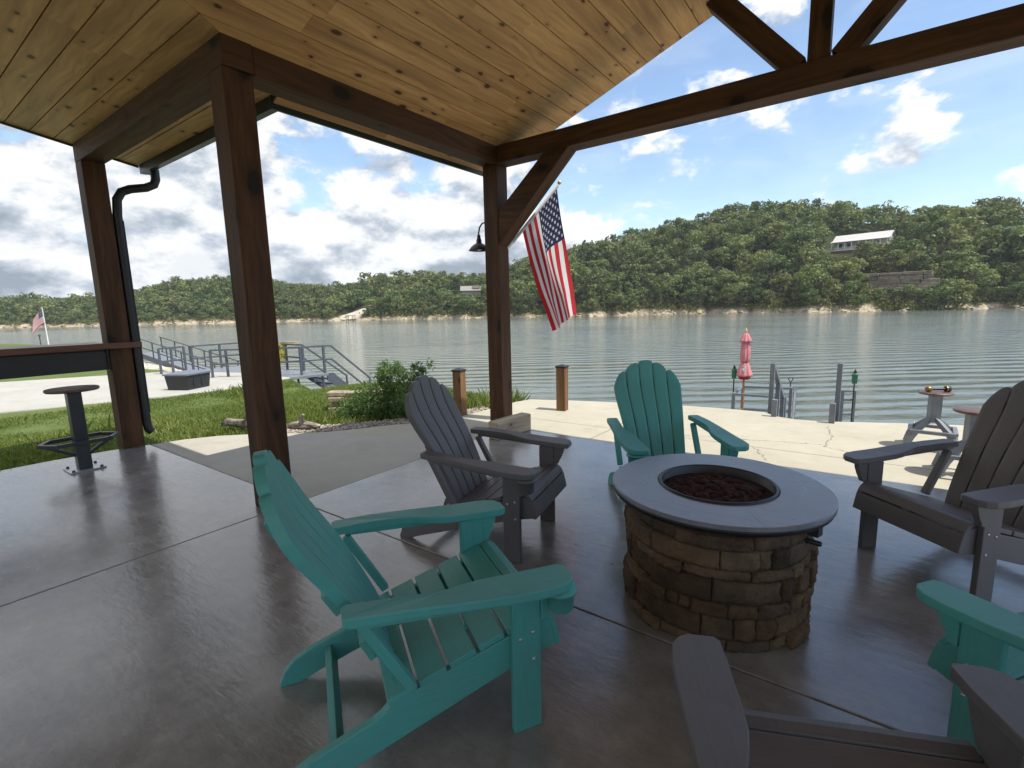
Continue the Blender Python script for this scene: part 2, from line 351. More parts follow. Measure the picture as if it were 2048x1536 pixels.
BUSHLEAF = mat_leaf('shrub_leaves', [(0, (.055, .105, .035)), (.5, (.095, .165, .055)), (1, (.16, .24, .085))], .3, False)
GRASSM = mat_leaf('lawn_grass', [(0, (.105, .145, .038)), (.45, (.165, .215, .058)), (.8, (.24, .28, .09)), (1, (.32, .32, .12))], .35, False)
BARK = simple('grey_bark', (.16, .135, .105), .9, 0, .3, 6, .4, .2)
def mat_ground():
    m, nt, b = new_mat('lawn_soil'); o = coord(nt)
    n = noise(nt, o, 3, 6); n2 = noise(nt, o, .25, 5); n3 = noise(nt, o, 40, 3)
    g = ramp(nt, M2(nt, 'ADD', M2(nt, 'MULTIPLY', n, .5), M2(nt, 'MULTIPLY', n2, .5)), [(.3, (.075, .11, .030)), (.6, (.125, .165, .05)), (.8, (.18, .19, .08))])
    z = N(nt, 'ShaderNodeSeparateXYZ', {0: o}).outputs[2]
    rk = ramp(nt, noise(nt, o, 5, 6), [(.3, (.26, .23, .18)), (.7, (.52, .48, .40))])
    f = N(nt, 'ShaderNodeMapRange', {0: M2(nt, 'ADD', z, M2(nt, 'MULTIPLY', n, .25)), 1: -1.12, 2: -.92, 3: 1.0, 4: 0.0}).outputs[0]
    setb(nt, b, Base_Color=mixc(nt, f, g, rk), Roughness=.9); b.inputs['Specular IOR Level'].default_value = .15
    bump(nt, b, M2(nt, 'ADD', n, n3), .6, .05); return m
GROUND = mat_ground()
def mat_water():
    m, nt, b = new_mat('lake_water'); ang = R_(-126.2)
    o = N(nt, 'ShaderNodeMapping', {0: coord(nt), 'Rotation': (0, 0, ang)}).outputs[0]        # x' runs away from the pavilion, y' along the shore
    def mp(sx, sy): return N(nt, 'ShaderNodeMapping', {0: o, 'Scale': (sx, sy, 1)}).outputs[0]
    wig = noise(nt, mp(.25, .08), 1.0, 3)
    pz = N(nt, 'ShaderNodeSeparateXYZ', {0: o}).outputs
    ph = M2(nt, 'ADD', M2(nt, 'MULTIPLY', pz[0], 4.4), M2(nt, 'MULTIPLY', M2(nt, 'ADD', wig, M2(nt, 'MULTIPLY', noise(nt, mp(.7, .35), 1.0, 3), .22)), 15))
    swell = M2(nt, 'MULTIPLY', M2(nt, 'SINE', ph), N(nt, 'ShaderNodeMapRange', {0: noise(nt, mp(.12, .05), 1.0, 2), 1: .35, 2: .6, 3: .15, 4: .9}).outputs[0])
    r1 = noise(nt, mp(2.2, 1.5), 1.0, 5, .62, .4); r2 = noise(nt, mp(9, 4), 1.0, 4, .6)
    patch = noise(nt, mp(.035, .012), 1.0, 3)
    h = M2(nt, 'ADD', M2(nt, 'MULTIPLY', swell, .105), M2(nt, 'ADD', M2(nt, 'MULTIPLY', r1, .105), M2(nt, 'MULTIPLY', r2, .012)))
    lee = N(nt, 'ShaderNodeMapRange', {0: M2(nt, 'ADD', pz[0], M2(nt, 'MULTIPLY', noise(nt, mp(.05, .012), 1.0, 3), 60.0)), 1: 150.0, 2: 190.0, 3: 1.0, 4: .22}).outputs[0]   # sheltered water under the far bank
    h = M2(nt, 'MULTIPLY', h, lee)
    setb(nt, b, Base_Color=ramp(nt, patch, [(.35, (.150, .175, .158)), (.65, (.175, .195, .160))]), Roughness=.06, IOR=1.33)
    b.inputs['Specular IOR Level'].default_value = .9
    bump(nt, b, M2(nt, 'MULTIPLY', h, M2(nt, 'ADD', .6, M2(nt, 'MULTIPLY', patch, .7))), .9, 1.0); return m
WATER = mat_water()
def mat_hill():
    m, nt, b = new_mat('wooded_hill_floor'); o = coord(nt); z = N(nt, 'ShaderNodeSeparateXYZ', {0: o}).outputs[2]
    n = noise(nt, o, .12, 6); n2 = noise(nt, coord(nt, 'Object', (.5, .5, 2.5)), 1.0, 6, .65)
    g = ramp(nt, n, [(.3, (.022, .032, .012)), (.6, (.045, .058, .02)), (.8, (.075, .075, .03))])
    rk = ramp(nt, n2, [(.28, (.16, .12, .08)), (.5, (.44, .36, .25)), (.7, (.66, .58, .44))])
    f = N(nt, 'ShaderNodeMapRange', {0: M2(nt, 'ADD', z, M2(nt, 'MULTIPLY', M2(nt, 'SUBTRACT', n, .5), 4.0)), 1: -.9, 2: .2, 3: 1.0, 4: 0.0}).outputs[0]
    setb(nt, b, Base_Color=mixc(nt, f, g, rk), Roughness=.95); b.inputs['Specular IOR Level'].default_value = .1
    bump(nt, b, n2, 1.0, .6); return m
HILL = mat_hill()

# ------------------------------------------------------------------ ground, water, slabs
WZ = -2.2
SHX = [-400, -64, -45, -34, -26, -19, -15, -12, -9, -6, -4, -2, 0, 2, 10, 40]
SHY = [-20, 14.5, 13.2, 12.2, 11.3, 11.6, 10.8, 9.6, 9.1, 8.8, 8.4, 8.2, 8.3, 9, 12, 18]
def shore(x): return float(np.interp(x, SHX, SHY))
def gz(x, y):
    t = min(1, max(0, (-7.0 - x) / 6.0)); zl = -.05 - .72 * t * t * (3 - 2 * t)
    if x < -24: zl -= .25 * min(1, (-24 - x) / 30)
    d = shore(x) - y
    k = .85 if x > -11 else .6 if x > -20 else .36
    zz = WZ + k * d if d > 0 else WZ + .5 * d
    return max(-6, min(zl, zz))
def grid_ground():
    xs = np.concatenate([np.arange(-400, -70, 15), np.arange(-70, -30, 2.5), np.arange(-30, -4, .4), np.arange(-4, 12, 1.0), np.arange(12, 61, 7)])
    ys = np.concatenate([np.arange(-120, -8, 8), np.arange(-8, 0, 1), np.arange(0, 15, .4), np.arange(15, 45, 5)])
    co = []
    for y in ys:
        for x in xs:
            z = gz(x, y) + (.03 * math.sin(x * 1.7 + y) * math.sin(y * 1.3 - x * .6) if x < -6.6 else 0)
            if x > -6.2 and y < 7: z -= .12
            co.append((x, y, z))
    nx = len(xs); F = [(j * nx + i, j * nx + i + 1, (j + 1) * nx + i + 1, (j + 1) * nx + i) for j in range(len(ys) - 1) for i in range(nx - 1)]
    o = np_mesh('ground', co, F, GROUND, smooth=True); return tag(o, kind='structure')
grid_ground()
wb = MB(); wb.add([(-1500, -1200, WZ), (1500, -1200, WZ), (1500, 1500, WZ), (-1500, 1500, WZ)], [(0, 1, 2, 3)]); tag(wb.build('water', WATER), kind='structure')

LAWN_EDGE = [(-6.23, 1.823), (-6.15, 2.13), (-5.97, 2.42), (-5.72, 2.65), (-5.36, 2.92)]
J = .0042
fl = MB()
fl.prism([(-6.40, -6.6), (-3.31 - J, -6.6), (-3.31 - J, 1.825 - J), (-6.23, 1.825 - J), (-6.33, 1.5), (-6.39, 1.05), (-6.40, .7), (-6.40, 0)], -.16, 0)
fl.prism([(-3.31 + J, -6.6), (.9, -6.6), (.9, 1.825 - J), (-3.31 + J, 1.825 - J)], -.16, 0)
fl.prism([(.9 + 2 * J, -6.6), (5.5, -6.6), (5.5, 1.825 - J), (.9 + 2 * J, 1.825 - J)], -.16, 0)
fl.prism([(-3.31 + J, 1.825 + J), (5.5, 1.825 + J), (5.5, 4.70), (.5, 4.56), (-1.9, 4.46), (-3.0, 4.455), (-3.31 + J, 4.18)], -.16, 0)
tag(fl.build('floor', FLOOR, bevel=.004), kind='structure')
bs = MB(); bs.prism(LAWN_EDGE[::-1] and [(-6.225, 1.825 + J)] + [(-3.31 - J, 1.825 + J), (-3.31 - J, 4.17), (-3.49, 4.0), (-3.97, 3.56), (-4.69, 3.28), (-5.36, 2.92), (-5.72, 2.65), (-5.97, 2.42), (-6.15, 2.13)], -.16, -.002)
tag(bs.build('path', BRUSHED, bevel=.004), kind='structure')
pt = MB(); pt.prism([(-5.36, 2.925), (-4.69, 3.285), (-3.97, 3.565), (-3.49, 4.005), (-3.31, 4.185), (-3.0, 4.46), (-1.9, 4.465), (.5, 4.565), (5.5, 4.705), (9, 4.8), (9, 10), (3, 7.9), (.96, 7.09), (.36, 6.87), (-.24, 6.60), (-.36, 6.54), (-.63, 6.51), (-.84, 6.58), (-.99, 6.76), (-1.4, 6.76), (-1.9, 6.705), (-2.42, 6.58), (-3.53, 6.27), (-4.1, 6.05), (-4.18, 5.77), (-4.20, 5.2), (-4.23, 4.6), (-4.42, 4.08), (-4.63, 3.86), (-4.83, 3.5), (-5.02, 3.22)], -1.6, -.004)
tag(pt.build('patio', YELLOW, bevel=.012), kind='structure')
dv = MB(); dv.prism([(-16.8, -14), (-16.2, 1.9), (-15.8, 2.8), (-15.1, 4.9), (-14.7, 6.6), (-15.4, 8.6), (-18, 8.6), (-21.6, 7.4), (-22.6, 5.7), (-24, 3), (-25.5, -14)], -1.1, -.72)
tag(dv.build('driveway', DRIVE, bevel=.03), kind='structure')

# ------------------------------------------------------------------ the timber pavilion
ZB, ZT = 2.884, 3.062; SA, SB = .17, .36; RX = -.43; YR, YS, XL = 4.75, -4.4, -6.45
zA = lambda y: 3.06 + SA * (1.6 - y)
zB = lambda x: 3.06 + SB * ((x if x < RX else 2 * RX - x) + 3.3)
xv = lambda y: -3.3 + (1.6 - y) * SA / SB
def yv(x): return min(2.13, 1.6 - (x + 3.3) * SB / SA) if x < -3.3 else max(YS, 1.6 - (x + 3.3) * SB / SA)
pav = thing('timber_pavilion', 'open timber pavilion with pine board ceiling, dark stained posts and beams over the patio', 'pavilion')
def post(x, y, parent=pav): MB().box((x, y, ZB / 2), (.19, .19, ZB)).build('post', STAIN, parent, .008)
post(-6.35, 1.695); post(-3.405, 1.695); post(-3.405, 4.425); post(2.545, 4.425); post(2.545, -3.9)
MB().box((-4.872, 1.697, (ZB + ZT) / 2), (3.150, .195, ZT - ZB)).build('beam', STAIN, pav, .008)
MB().box((-3.40, 3.0625, (ZB + ZT) / 2 - .001), (.198, 2.534, ZT - ZB)).build('beam', STAIN, pav, .008)
MB().box((2.545, .1, (ZB + ZT) / 2 - .001), (.20, 8.45, ZT - ZB)).build('beam', STAIN, pav, .008)
MB().box((-.43, 4.4275, (ZB + ZT) / 2), (6.16, .195, ZT - ZB)).build('tie_beam', STAIN, pav, .008)
MB().box((RX, 4.427, (ZT + zB(RX)) / 2 - .02), (.137, .15, zB(RX) - ZT - .05)).build('king_post', STAIN, pav, .006)
for s in (-1, 1):
    a, b_ = Vector((RX + s * .13, 4.43, ZT - .01)), Vector((RX + s * .905, 4.43, 3.06 + .87))
    d = (b_ - a).normalized(); p = Vector((d.z, 0, -d.x))
    zc = zB(b_.x) - .03
    MB().bar(a, a + d * ((zc - a.z) / d.z), .145, .15, (0, 1, 0)).build('truss_diagonal', STAIN, pav, .006)
for s in (-1, 1):
    x0 = RX + s * 2.88; f = lambda p, q, t, s=s: (RX + s * p, t, q)
    MB().prism([(2.88, 2.05), (2.02, ZB), (2.30, ZB), (2.88, 2.40)], 4.34, 4.515, f).build('brace', STAIN, pav, .006)
def boards(kind):
    mb = MB(); w = .165; g = .008
    def quad(P, uo, vo, tz=.018):
        # P: four points of the underside; two short runs are cut from it by the caller
        top = [(x, y, z + tz) for x, y, z in P]
        V = list(P) + top; U0 = []
        F = [(0, 1, 2, 3), (7, 6, 5, 4), (0, 4, 5, 1), (1, 5, 6, 2), (2, 6, 7, 3), (3, 7, 4, 0)]
        def uvp(p): return (uo + (p[0] if kind == 'A' else p[1]), vo + ((p[1] if kind == 'A' else p[0] / .94)))
        mb.add(V, F, [[uvp(V[k]) for k in f] for f in F])
    def split(a0, a1):
        c = [a0]; q = a0 + rng.uniform(.6, 3.2)
        while q < a1 - .5: c.append(q); q += rng.uniform(1.6, 3.6)
        return c + [a1]
    if kind == 'A':
        y = 2.125; n = 0
        while y > YS:
            y1 = max(YS, y - w + g); e0, e1 = xv(y) - .004, xv(y1) - .004
            cs = split(XL, min(e0, e1)); cs[-1] = None
            for a_, b_ in zip(cs[:-1], cs[1:]):
                uo, vo = rng.uniform(0, 90), rng.uniform(0, 90)
                r0, r1 = (e0, e1) if b_ is None else (b_ - .001, b_ - .001)
                quad([(a_, y, zA(y)), (r0, y, zA(y)), (r1, y1, zA(y1)), (a_, y1, zA(y1))], uo, vo)
            y -= w
    else:
        sg = 1 if kind == 'B' else -1; x = -3.695
        while x < RX - .01:
            x1 = min(RX, x + w * .94 - g)
            s0, s1 = (yv(x) + .004, yv(x1) + .004) if kind == 'B' else (YS, YS)
            fx = (lambda q: q) if sg > 0 else (lambda q: 2 * RX - q)
            cs = split(max(s0, s1), YR); cs[0] = None
            for a_, b_ in zip(cs[:-1], cs[1:]):
                uo, vo = rng.uniform(0, 90), rng.uniform(0, 90)
                r0, r1 = (s0, s1) if a_ is None else (a_ + .001, a_ + .001)
                quad([(fx(x), r0, zB(x)), (fx(x), b_, zB(x)), (fx(x1), b_, zB(x1)), (fx(x1), r1, zB(x1))], uo, vo)
            x += w * .94
    return mb
for k in 'ABC': boards(k).build('ceiling', PINE, pav)
rd = MB(); T0, T1 = .024, .14
def slab(P): 
    n = len(P); V = [(x, y, z + T0) for x, y, z in P] + [(x, y, z + T1) for x, y, z in P]
    rd.add(V, [tuple(range(n))[::-1], tuple(range(n, 2 * n))] + [(i, (i + 1) % n, n + (i + 1) % n, n + i) for i in range(n)])
slab([(XL, 2.13, zA(2.13)), (xv(2.13), 2.13, zA(2.13)), (-3.3, 1.6, zA(1.6)), (xv(YS), YS, zA(YS)), (XL, YS, zA(YS))])
slab([(-3.70, YR, zB(-3.7)), (RX, YR, zB(RX)), (RX, YS, zB(RX)), (xv(YS), YS, zB(xv(YS))), (-3.3, 1.6, zB(-3.3)), (xv(2.13), 2.13, zB(xv(2.13))), (-3.70, 2.13, zB(-3.7))])
slab([(RX, YR, zB(RX)), (2.84, YR, zB(2.84)), (2.84, YS, zB(2.84)), (RX, YS, zB(RX))])
rd.build('roof', simple('dark_metal_roof', (.045, .06, .055), .45), pav)
# trim along the roof edges
fa = MB(); fa.box((-3.712, 3.435, zB(-3.7) + .03), (.022, 2.63, .14)); fa.build('fascia', FASCIA, pav, .003)
for s in (-1, 1):
    e = Vector((RX + s * (RX + 3.72), YR + .011, zB(-3.72) + .065)); t = Vector((RX, YR + .011, zB(RX) + .065))
    MB().bar(e, t, .022, .165, (0, 1, 0)).build('fascia', FASCIA, pav, .003)
MB().bar((XL - .011, 2.15, zA(2.15) + .065), (XL - .011, YS, zA(YS) + .065), .165, .022, (1, 0, 0)).build('fascia', FASCIA, pav, .003)
gt = MB(); zg = zA(2.13)
gt.prism([(2.132, zg + .03), (2.132, zg - .085), (2.19, zg - .085), (2.235, zg - .03), (2.24, zg + .03), (2.225, zg + .03), (2.22, zg - .02), (2.185, zg - .07), (2.145, zg - .07), (2.145, zg + .03)], XL + .02, -3.735, lambda p, q, t: (t, p, q))
gt.box((XL + .022, 2.186, zg - .03), (.004, .10, .10))
gu = gt.build('gutter', [DSTEEL], pav, .003)
ds = MB(); path = [(-6.20, 2.19, 2.90), (-6.20, 2.19, 2.80), (-6.205, 2.17, 2.745), (-6.22, 2.10, 2.705), (-6.26, 1.97, 2.675), (-6.285, 1.90, 2.64), (-6.29, 1.855, 2.56), (-6.29, 1.84, 2.4), (-6.29, 1.84, .22), (-6.285, 1.85, .16), (-6.28, 1.875, .13)]
ds.tube(path, .042, 12)
for k in range(-2, 3):
    ds.box((-6.29 + k * .015, 1.84 + .041 - abs(k) * .004, 1.35), (.006, .012, 2.0))
ds.build('downspout', BLACKM, gu)
post(-6.35, -3.9); post(-1.9, -3.9)

# ------------------------------------------------------------------ barn lamp on the corner post
lamp = thing('barn_lamp', 'black gooseneck barn lamp fixed to the lakeside corner post', 'lamp', (-3.50, 4.42, 2.25))
lm = MB(); arc = [(-.002, 0, .05), (-.05, 0, .075), (-.10, 0, .07), (-.14, 0, .03), (-.155, 0, -.03), (-.155, 0, -.07)]
lm.tube(arc, .009, 8); lm.lathe([(0, 0), (.035, 0), (.035, .01), (.02, .012), (0, .012)], (0, 0, 0), 14); lm.build('gooseneck', BLACKM, lamp)
MB().lathe([(.002, -.03), (.018, -.03), (.022, -.07), (.030, -.085), (.032, -.12), (.060, -.135), (.095, -.165), (.118, -.195), (.120, -.203), (.114, -.203), (.09, -.17), (.03, -.14), (.002, -.135)], (-.155, 0, -.02), 28).build('lamp_shade', BLACKM, lamp)
MB().blob((-.155, 0, -.19), .035, 3, 0, 2, 0).build('bulb', simple('frosted_bulb', (.8, .78, .72), .3, 0, .02), lamp)

# ------------------------------------------------------------------ adirondack chairs
PROF = [(.20, -.375), (.26, -.392), (.34, -.422), (.44, -.468), (.53, -.512), (.60, -.552), (.66, -.590), (.72, -.628), (.78, -.659), (.84, -.682), (.90, -.700), (.97, -.713)]
pz = [p[0] for p in PROF]; px_ = [p[1] for p in PROF]
def bx(z): return float(np.interp(z, pz, px_))
def smoothx(z): return (bx(z - .03) + 2 * bx(z) + bx(z + .03)) / 4
def back_mesh():
    mb = MB(); hw = lambda z: float(np.interp(z, [.2, .5, .72, .80, .97], [.190, .218, .248, .254, .256]))
    e = [-1, -.6, -.2, .2, .6, 1]; gap = .0042
    def top(i, s):
        u = abs(2 * s - 1)
        if i == 2: return .964 - .012 * u ** 4
        s = s if i > 2 else 1 - s                      # s: 0 at the inner edge, 1 at the outer edge
        if i in (1, 3): return .949 - .010 * (1 - s) ** 6 - .052 * s ** 2.4
        return .893 - .008 * (1 - s) ** 6 - .115 * s ** 2.2
    n, m = 26, 8; th = .036
    for i in range(5):
        Fv = []; Bv = []; ou = rng.uniform(0, 30)
        for a in range(n + 1):
            for c in range(m + 1):
                s = c / m; z = .20 + (top(i, s) - .20) * a / n
                w = hw(z); y0, y1 = e[i] * w + gap, e[i + 1] * w - gap
                y = y0 + (y1 - y0) * s; x = smoothx(z); dx = (smoothx(z + .02) - smoothx(z - .02)) / .04
                nx, nz = 1 / math.hypot(1, dx), -dx / math.hypot(1, dx)
                ed = .0035 if c in (0, m) or a == n else 0
                x += .010 * (y / w) ** 2
                Fv.append((x - ed * nx, y, z - ed * nz)); Bv.append((x - th * nx, y, z - th * nz))
        o = (n + 1) * (m + 1); k = lambda a, c: a * (m + 1) + c
        Ed = [(a, 0) for a in range(n + 1)] + [(n, c) for c in range(1, m + 1)] + [(a, m) for a in range(n - 1, -1, -1)] + [(0, c) for c in range(m - 1, 0, -1)]
        V = Fv + Bv + [Fv[k(*q)] for q in Ed] + [Bv[k(*q)] for q in Ed]; F = []; U = []
        uvp = lambda idx: (ou + V[idx][2], V[idx][1])
        for a in range(n):
            for c in range(m):
                F.append((k(a, c), k(a, c + 1), k(a + 1, c + 1), k(a + 1, c))); F.append((o + k(a, c), o + k(a + 1, c), o + k(a + 1, c + 1), o + k(a, c + 1)))
        ne = len(Ed)
        for i2 in range(ne): j2 = (i2 + 1) % ne; F.append((2 * o + i2, 2 * o + j2, 2 * o + ne + j2, 2 * o + ne + i2))
        U = [[uvp(q) for q in f] for f in F]
        mb.add(V, F, U, 0, True)
    for z, h in ((.36, .07), (.545, .075), (.78, .05)):
        w = hw(z) - (.09 if z > .7 else .016); x = smoothx(z) - .045; dx = (smoothx(z + .03) - smoothx(z - .03)) / .06
        mb.box((x, 0, z), (.020, 2 * w, h), Matrix.Rotation(math.atan(dx), 3, 'Y'))
    return mb
def seat_mesh():
    mb = MB(); sl = math.atan(.31); zt = lambda x: .378 + .31 * x
    for c, w in ((-.395, .088), (-.3, .088), (-.205, .088), (-.11, .088), (-.0145, .092)):
        mb.box((c, 0, zt(c) - .011), (w / math.cos(sl) - .004, (.541), .022), Matrix.Rotation(-sl, 3, 'Y'))
    # waterfall front, with the narrow drain slots
    prof = [(.035, .389), (.060, .394), (.082, .389), (.100, .374), (.113, .352), (.121, .326), (.130, .285), (.136, .256)]
    pin = [(x - .020 * (1 if z < .37 else .5), z - (.019 if z > .36 else .006)) for x, z in prof]
    def piece(a, b, y0, y1):
        P = prof[a:b + 1] + pin[a:b + 1][::-1]
        mb.prism(P, y0, y1, lambda p, q, t: (p, t, q))
    piece(0, 4, -.267, .267); 
    for y0, y1 in ((-.267, -.235), (-.02, .02), (.235, .267)): mb.prism([prof[4], (.1155, .345), (.0975, .340), pin[4]], y0, y1, lambda p, q, t: (p, t, q))
    P = [(.1155, .345)] + prof[5:] + pin[5:][::-1] + [(.0975, .340)]; mb.prism(P, -.267, .267, lambda p, q, t: (p, t, q))
    return mb
RAIL = [(.124, .257), (.112, .318), (.100, .346), (.080, .364), (.05, .368), (.02, .352), (-.405, .232), (-.43, .222), (-.455, .198), (-.48, .184), (-.66, .122), (-.715, .094), (-.75, .056), (-.768, .012), (-.766, 0), (-.70, 0), (-.64, .024), (-.53, .060), (-.05, .214), (.06, .243)]
ARM_IN = [(.150, .262), (.135, .250), (.06, .247), (-.10, .248), (-.15, .251), (-.20, .262), (-.25, .278), (-.30, .283), (-.40, .276), (-.535, .262)]
ARM_OUT = [(-.545, .270), (-.545, .325), (-.535, .336), (-.40, .349), (-.25, .362), (-.05, .373), (.05, .374), (.105, .368), (.135, .350), (.150, .325)]
def arm_mesh(s):
    mb = MB(); zt = lambda x: float(np.interp(x, [-.545, -.40, -.25, -.1, 0, .15], [.571, .566, .554, .540, .534, .530])); th = .030; b = .005
    O = ARM_IN + ARM_OUT; n = len(O); cx, cy = sum(p[0] for p in O) / n, sum(p[1] for p in O) / n
    def sh(p, k):
        d = Vector((cx - p[0], cy - p[1])); d.normalize(); return (p[0] + d.x * k, p[1] + d.y * k)
    rings = [(b, -th), (0, -th + b), (0, -b), (b * .35, -b * .35), (b, 0)]
    V = []
    for k, dz in rings:
        for p in O:
            q = sh(p, k); V.append((q[0], s * q[1], zt(p[0]) + dz))
    F = []
    for r in range(len(rings) - 1):
        for i in range(n): j = (i + 1) % n; F.append((r * n + i, r * n + j, (r + 1) * n + j, (r + 1) * n + i))
    # caps as strips between the inner and outer edge
    A, B = len(ARM_IN), len(ARM_OUT)
    for r in (0, len(rings) - 1):
        o = r * n
        for i in range(n // 2 - 1): F.append((o + i, o + i + 1, o + n - 2 - i, o + n - 1 - i))
    U = [[(V[q][0], V[q][1]) for q in f] for f in F]
    mb.add(V, F, U)
    # stiffening lip under the arm
    mb.bar((-.50, s * .305, .530), (-.07, s * .322, .497), .030, .016)
    return mb
def make_chair(label, m, loc, rz, group=None, cup=True):
    t = thing('adirondack_chair', label, 'chair', loc, rz, group)
    back_mesh().build('backrest', m, t); seat_mesh().build('seat', m, t, .004)
    for s in (-1, 1):
        arm_mesh(s).build('armrest', m, t)
        lg = MB().box((0, s * .281, .2485), (.098, .027, .497)).build('leg', m, t, .004)
        br = MB(); br.prism([(.049, .500), (.112, .500), (.108, .47), (.092, .43), (.078, .405), (.074, .390), (.049, .385)], s * .272, s * .302, lambda p, q, w: (p, w, q)); br.build('bracket', m, lg, .003)
        for x, z in ((.022, .345), (-.022, .330), (.024, .25)):
            bo = MB(); bo.lathe([(.0001, .004), (.0045, .0035), (.007, .001), (.007, 0)], (0, 0, 0), 10)
            bo.v = [(x + q[0], s * (.2945 + q[2]), z + q[1]) for q in bo.v]; bo.build('bolt', GALV, lg)
        MB().prism(RAIL, s * .238, s * .266, lambda p, q, w: (p, w, q)).build('side_rail', m, t, .004)
        MB().bar((-.497, s * .283, .52), (-.365, s * .283, .275), .030, .036, (0, 1, 0)).build('arm_support', m, t, .004)
    MB().box((-.585, 0, .088), (.024, .476, .066), Matrix.Rotation(R_(-18), 3, 'Y')).build('stretcher', m, t, .003)
    if not cup: return t
    cp = MB(); cp.lathe([(.0005, .424), (.034, .424), (.040, .430), (.043, .485), (.052, .487), (.052, .4965), (.0005, .4965)], (.105, -.327, 0), 22); cp.build('cup_holder', m, t)
    return t
CH = 'adirondack chairs around the fire pit'
make_chair('teal adirondack chair in the foreground seen from its side, whole seat and both arms showing', TEAL, (-1.063, 1.311, 0), 1.02, CH)
make_chair('grey adirondack chair standing between the foreground teal chair and the timber block', GREY, (-1.548, 2.28, 0), .214, CH)
make_chair('teal adirondack chair behind the fire pit, its back to the lake', TEAL, (-.883, 2.97, 0), -.884, CH)
make_chair('grey adirondack chair in front of the two swivel stools, facing the fire pit', GREY, (.283, 3.041, 0), 3.968, CH, False)
make_chair('teal adirondack chair cut off at the picture edge with one arm showing', TEAL, (.485, 1.965, 0), 2.50, CH, False)
make_chair('grey adirondack chair nearest the viewer, only its two arms and seat front showing', GREY, (.035, 1.18, 0), R_(114), CH)

# ------------------------------------------------------------------ fire pit
pit = thing('fire_pit', 'round stacked stone gas fire pit with a slate ring top', 'fire pit', (-.51, 2.25, 0))
def mat_stone():
    m, nt, b = new_mat('stacked_brown_stone'); o = coord(nt); at = N(nt, 'ShaderNodeAttribute', attribute_name='tint').outputs['Fac']
    n = noise(nt, o, 9, 7, .65); n2 = noise(nt, o, 45, 5, .65)
    base = ramp(nt, at, [(0, (.075, .052, .034)), (.2, (.135, .088, .052)), (.4, (.19, .130, .075)), (.55, (.105, .080, .058)), (.7, (.15, .095, .060)), (.85, (.20, .148, .092)), (1, (.085, .060, .042))])
    c = mixc(nt, 1.0, base, ramp(nt, n, [(.3, (.55, .55, .56)), (.7, (1.3, 1.25, 1.2))]), 'MULTIPLY')
    c = mixc(nt, N(nt, 'ShaderNodeMapRange', {0: n2, 1: .68, 2: .76, 3: 0.0, 4: .5}).outputs[0], c, (.42, .38, .33))
    setb(nt, b, Base_Color=c, Roughness=.8); b.inputs['Specular IOR Level'].default_value = .25
    bump(nt, b, M2(nt, 'ADD', n, M2(nt, 'MULTIPLY', n2, .6)), 1.0, .02); return m
def stones():
    co, F, ti = [], [], []; q = random.Random(4); rows = []
    z = 0.0
    for h in (.052, .10, .062, .088, .045, .082, .058, .046): rows.append((z, z + h)); z += h
    for ri, (z0, z1) in enumerate(rows):
        a = q.uniform(0, .6); end = a + 2 * math.pi
        while a < end - .02:
            w = min(end - a, q.choice((.14, .22, .34, .48, .66, .8)) * q.uniform(.85, 1.15))
            if end - a - w < .14: w = end - a
            zz1 = z1; tint = q.random(); R0 = .392 + q.choice((-.011, -.005, 0, .006, .013)) - (.012 if z0 > .35 else 0)
            na, nz_ = max(4, int(w / .03)), 5; b0 = len(co); ga, gz_ = .0045, .002
            for j in range(nz_ + 3):
                for i in range(na + 3):
                    fi = min(max(i - 1, 0), na) / na; fj = min(max(j - 1, 0), nz_) / nz_
                    rim = i in (0, na + 2) or j in (0, nz_ + 2)
                    aa = a + ga + (w - 2 * ga) * fi; zz = z0 + gz_ + (zz1 - z0 - 2 * gz_) * fj
                    if rim: r = R0 - .045
                    else:
                        ed = min(fi, 1 - fi, 1e9) * w / .03; edz = min(fj, 1 - fj) * (zz1 - z0) / .012
                        r = R0 - .0045 * max(0, 1 - min(ed, edz)) + q.uniform(-.0055, .0055)
                        aa += q.uniform(-.004, .004); zz += q.uniform(-.002, .002)
                    co.append((r * math.cos(aa), r * math.sin(aa), max(.001, zz))); ti.append(tint)
            W = na + 3
            for j in range(nz_ + 2):
                for i in range(na + 2): F.append((b0 + j * W + i, b0 + j * W + i + 1, b0 + (j + 1) * W + i + 1, b0 + (j + 1) * W + i))
            a += w
    return co, F, ti
co, F, ti = stones(); np_mesh('drum', co, F, mat_stone(), ti, pit)
MB().lathe([(.0005, .001), (.362, .001), (.362, .53), (.0005, .53)], seg=48).build('core', simple('pit_mortar', (.03, .022, .017), .9), pit)
def mat_slate():
    m, nt, b = new_mat('slate_top'); o = coord(nt); n = noise(nt, o, 4, 7, .65); n2 = noise(nt, coord(nt, 'Object', (3, 20, 3), (0, 0, .5)), 2, 6, .7)
    setb(nt, b, Base_Color=ramp(nt, M2(nt, 'ADD', M2(nt, 'MULTIPLY', n, .6), M2(nt, 'MULTIPLY', n2, .4)), [(.3, (.12, .132, .16)), (.7, (.25, .262, .295))]), Roughness=M2(nt, 'ADD', M2(nt, 'MULTIPLY', n, .30), .16))
    b.inputs['Specular IOR Level'].default_value = .9
    bump(nt, b, n2, .12, .004); return m
SLATE = mat_slate()
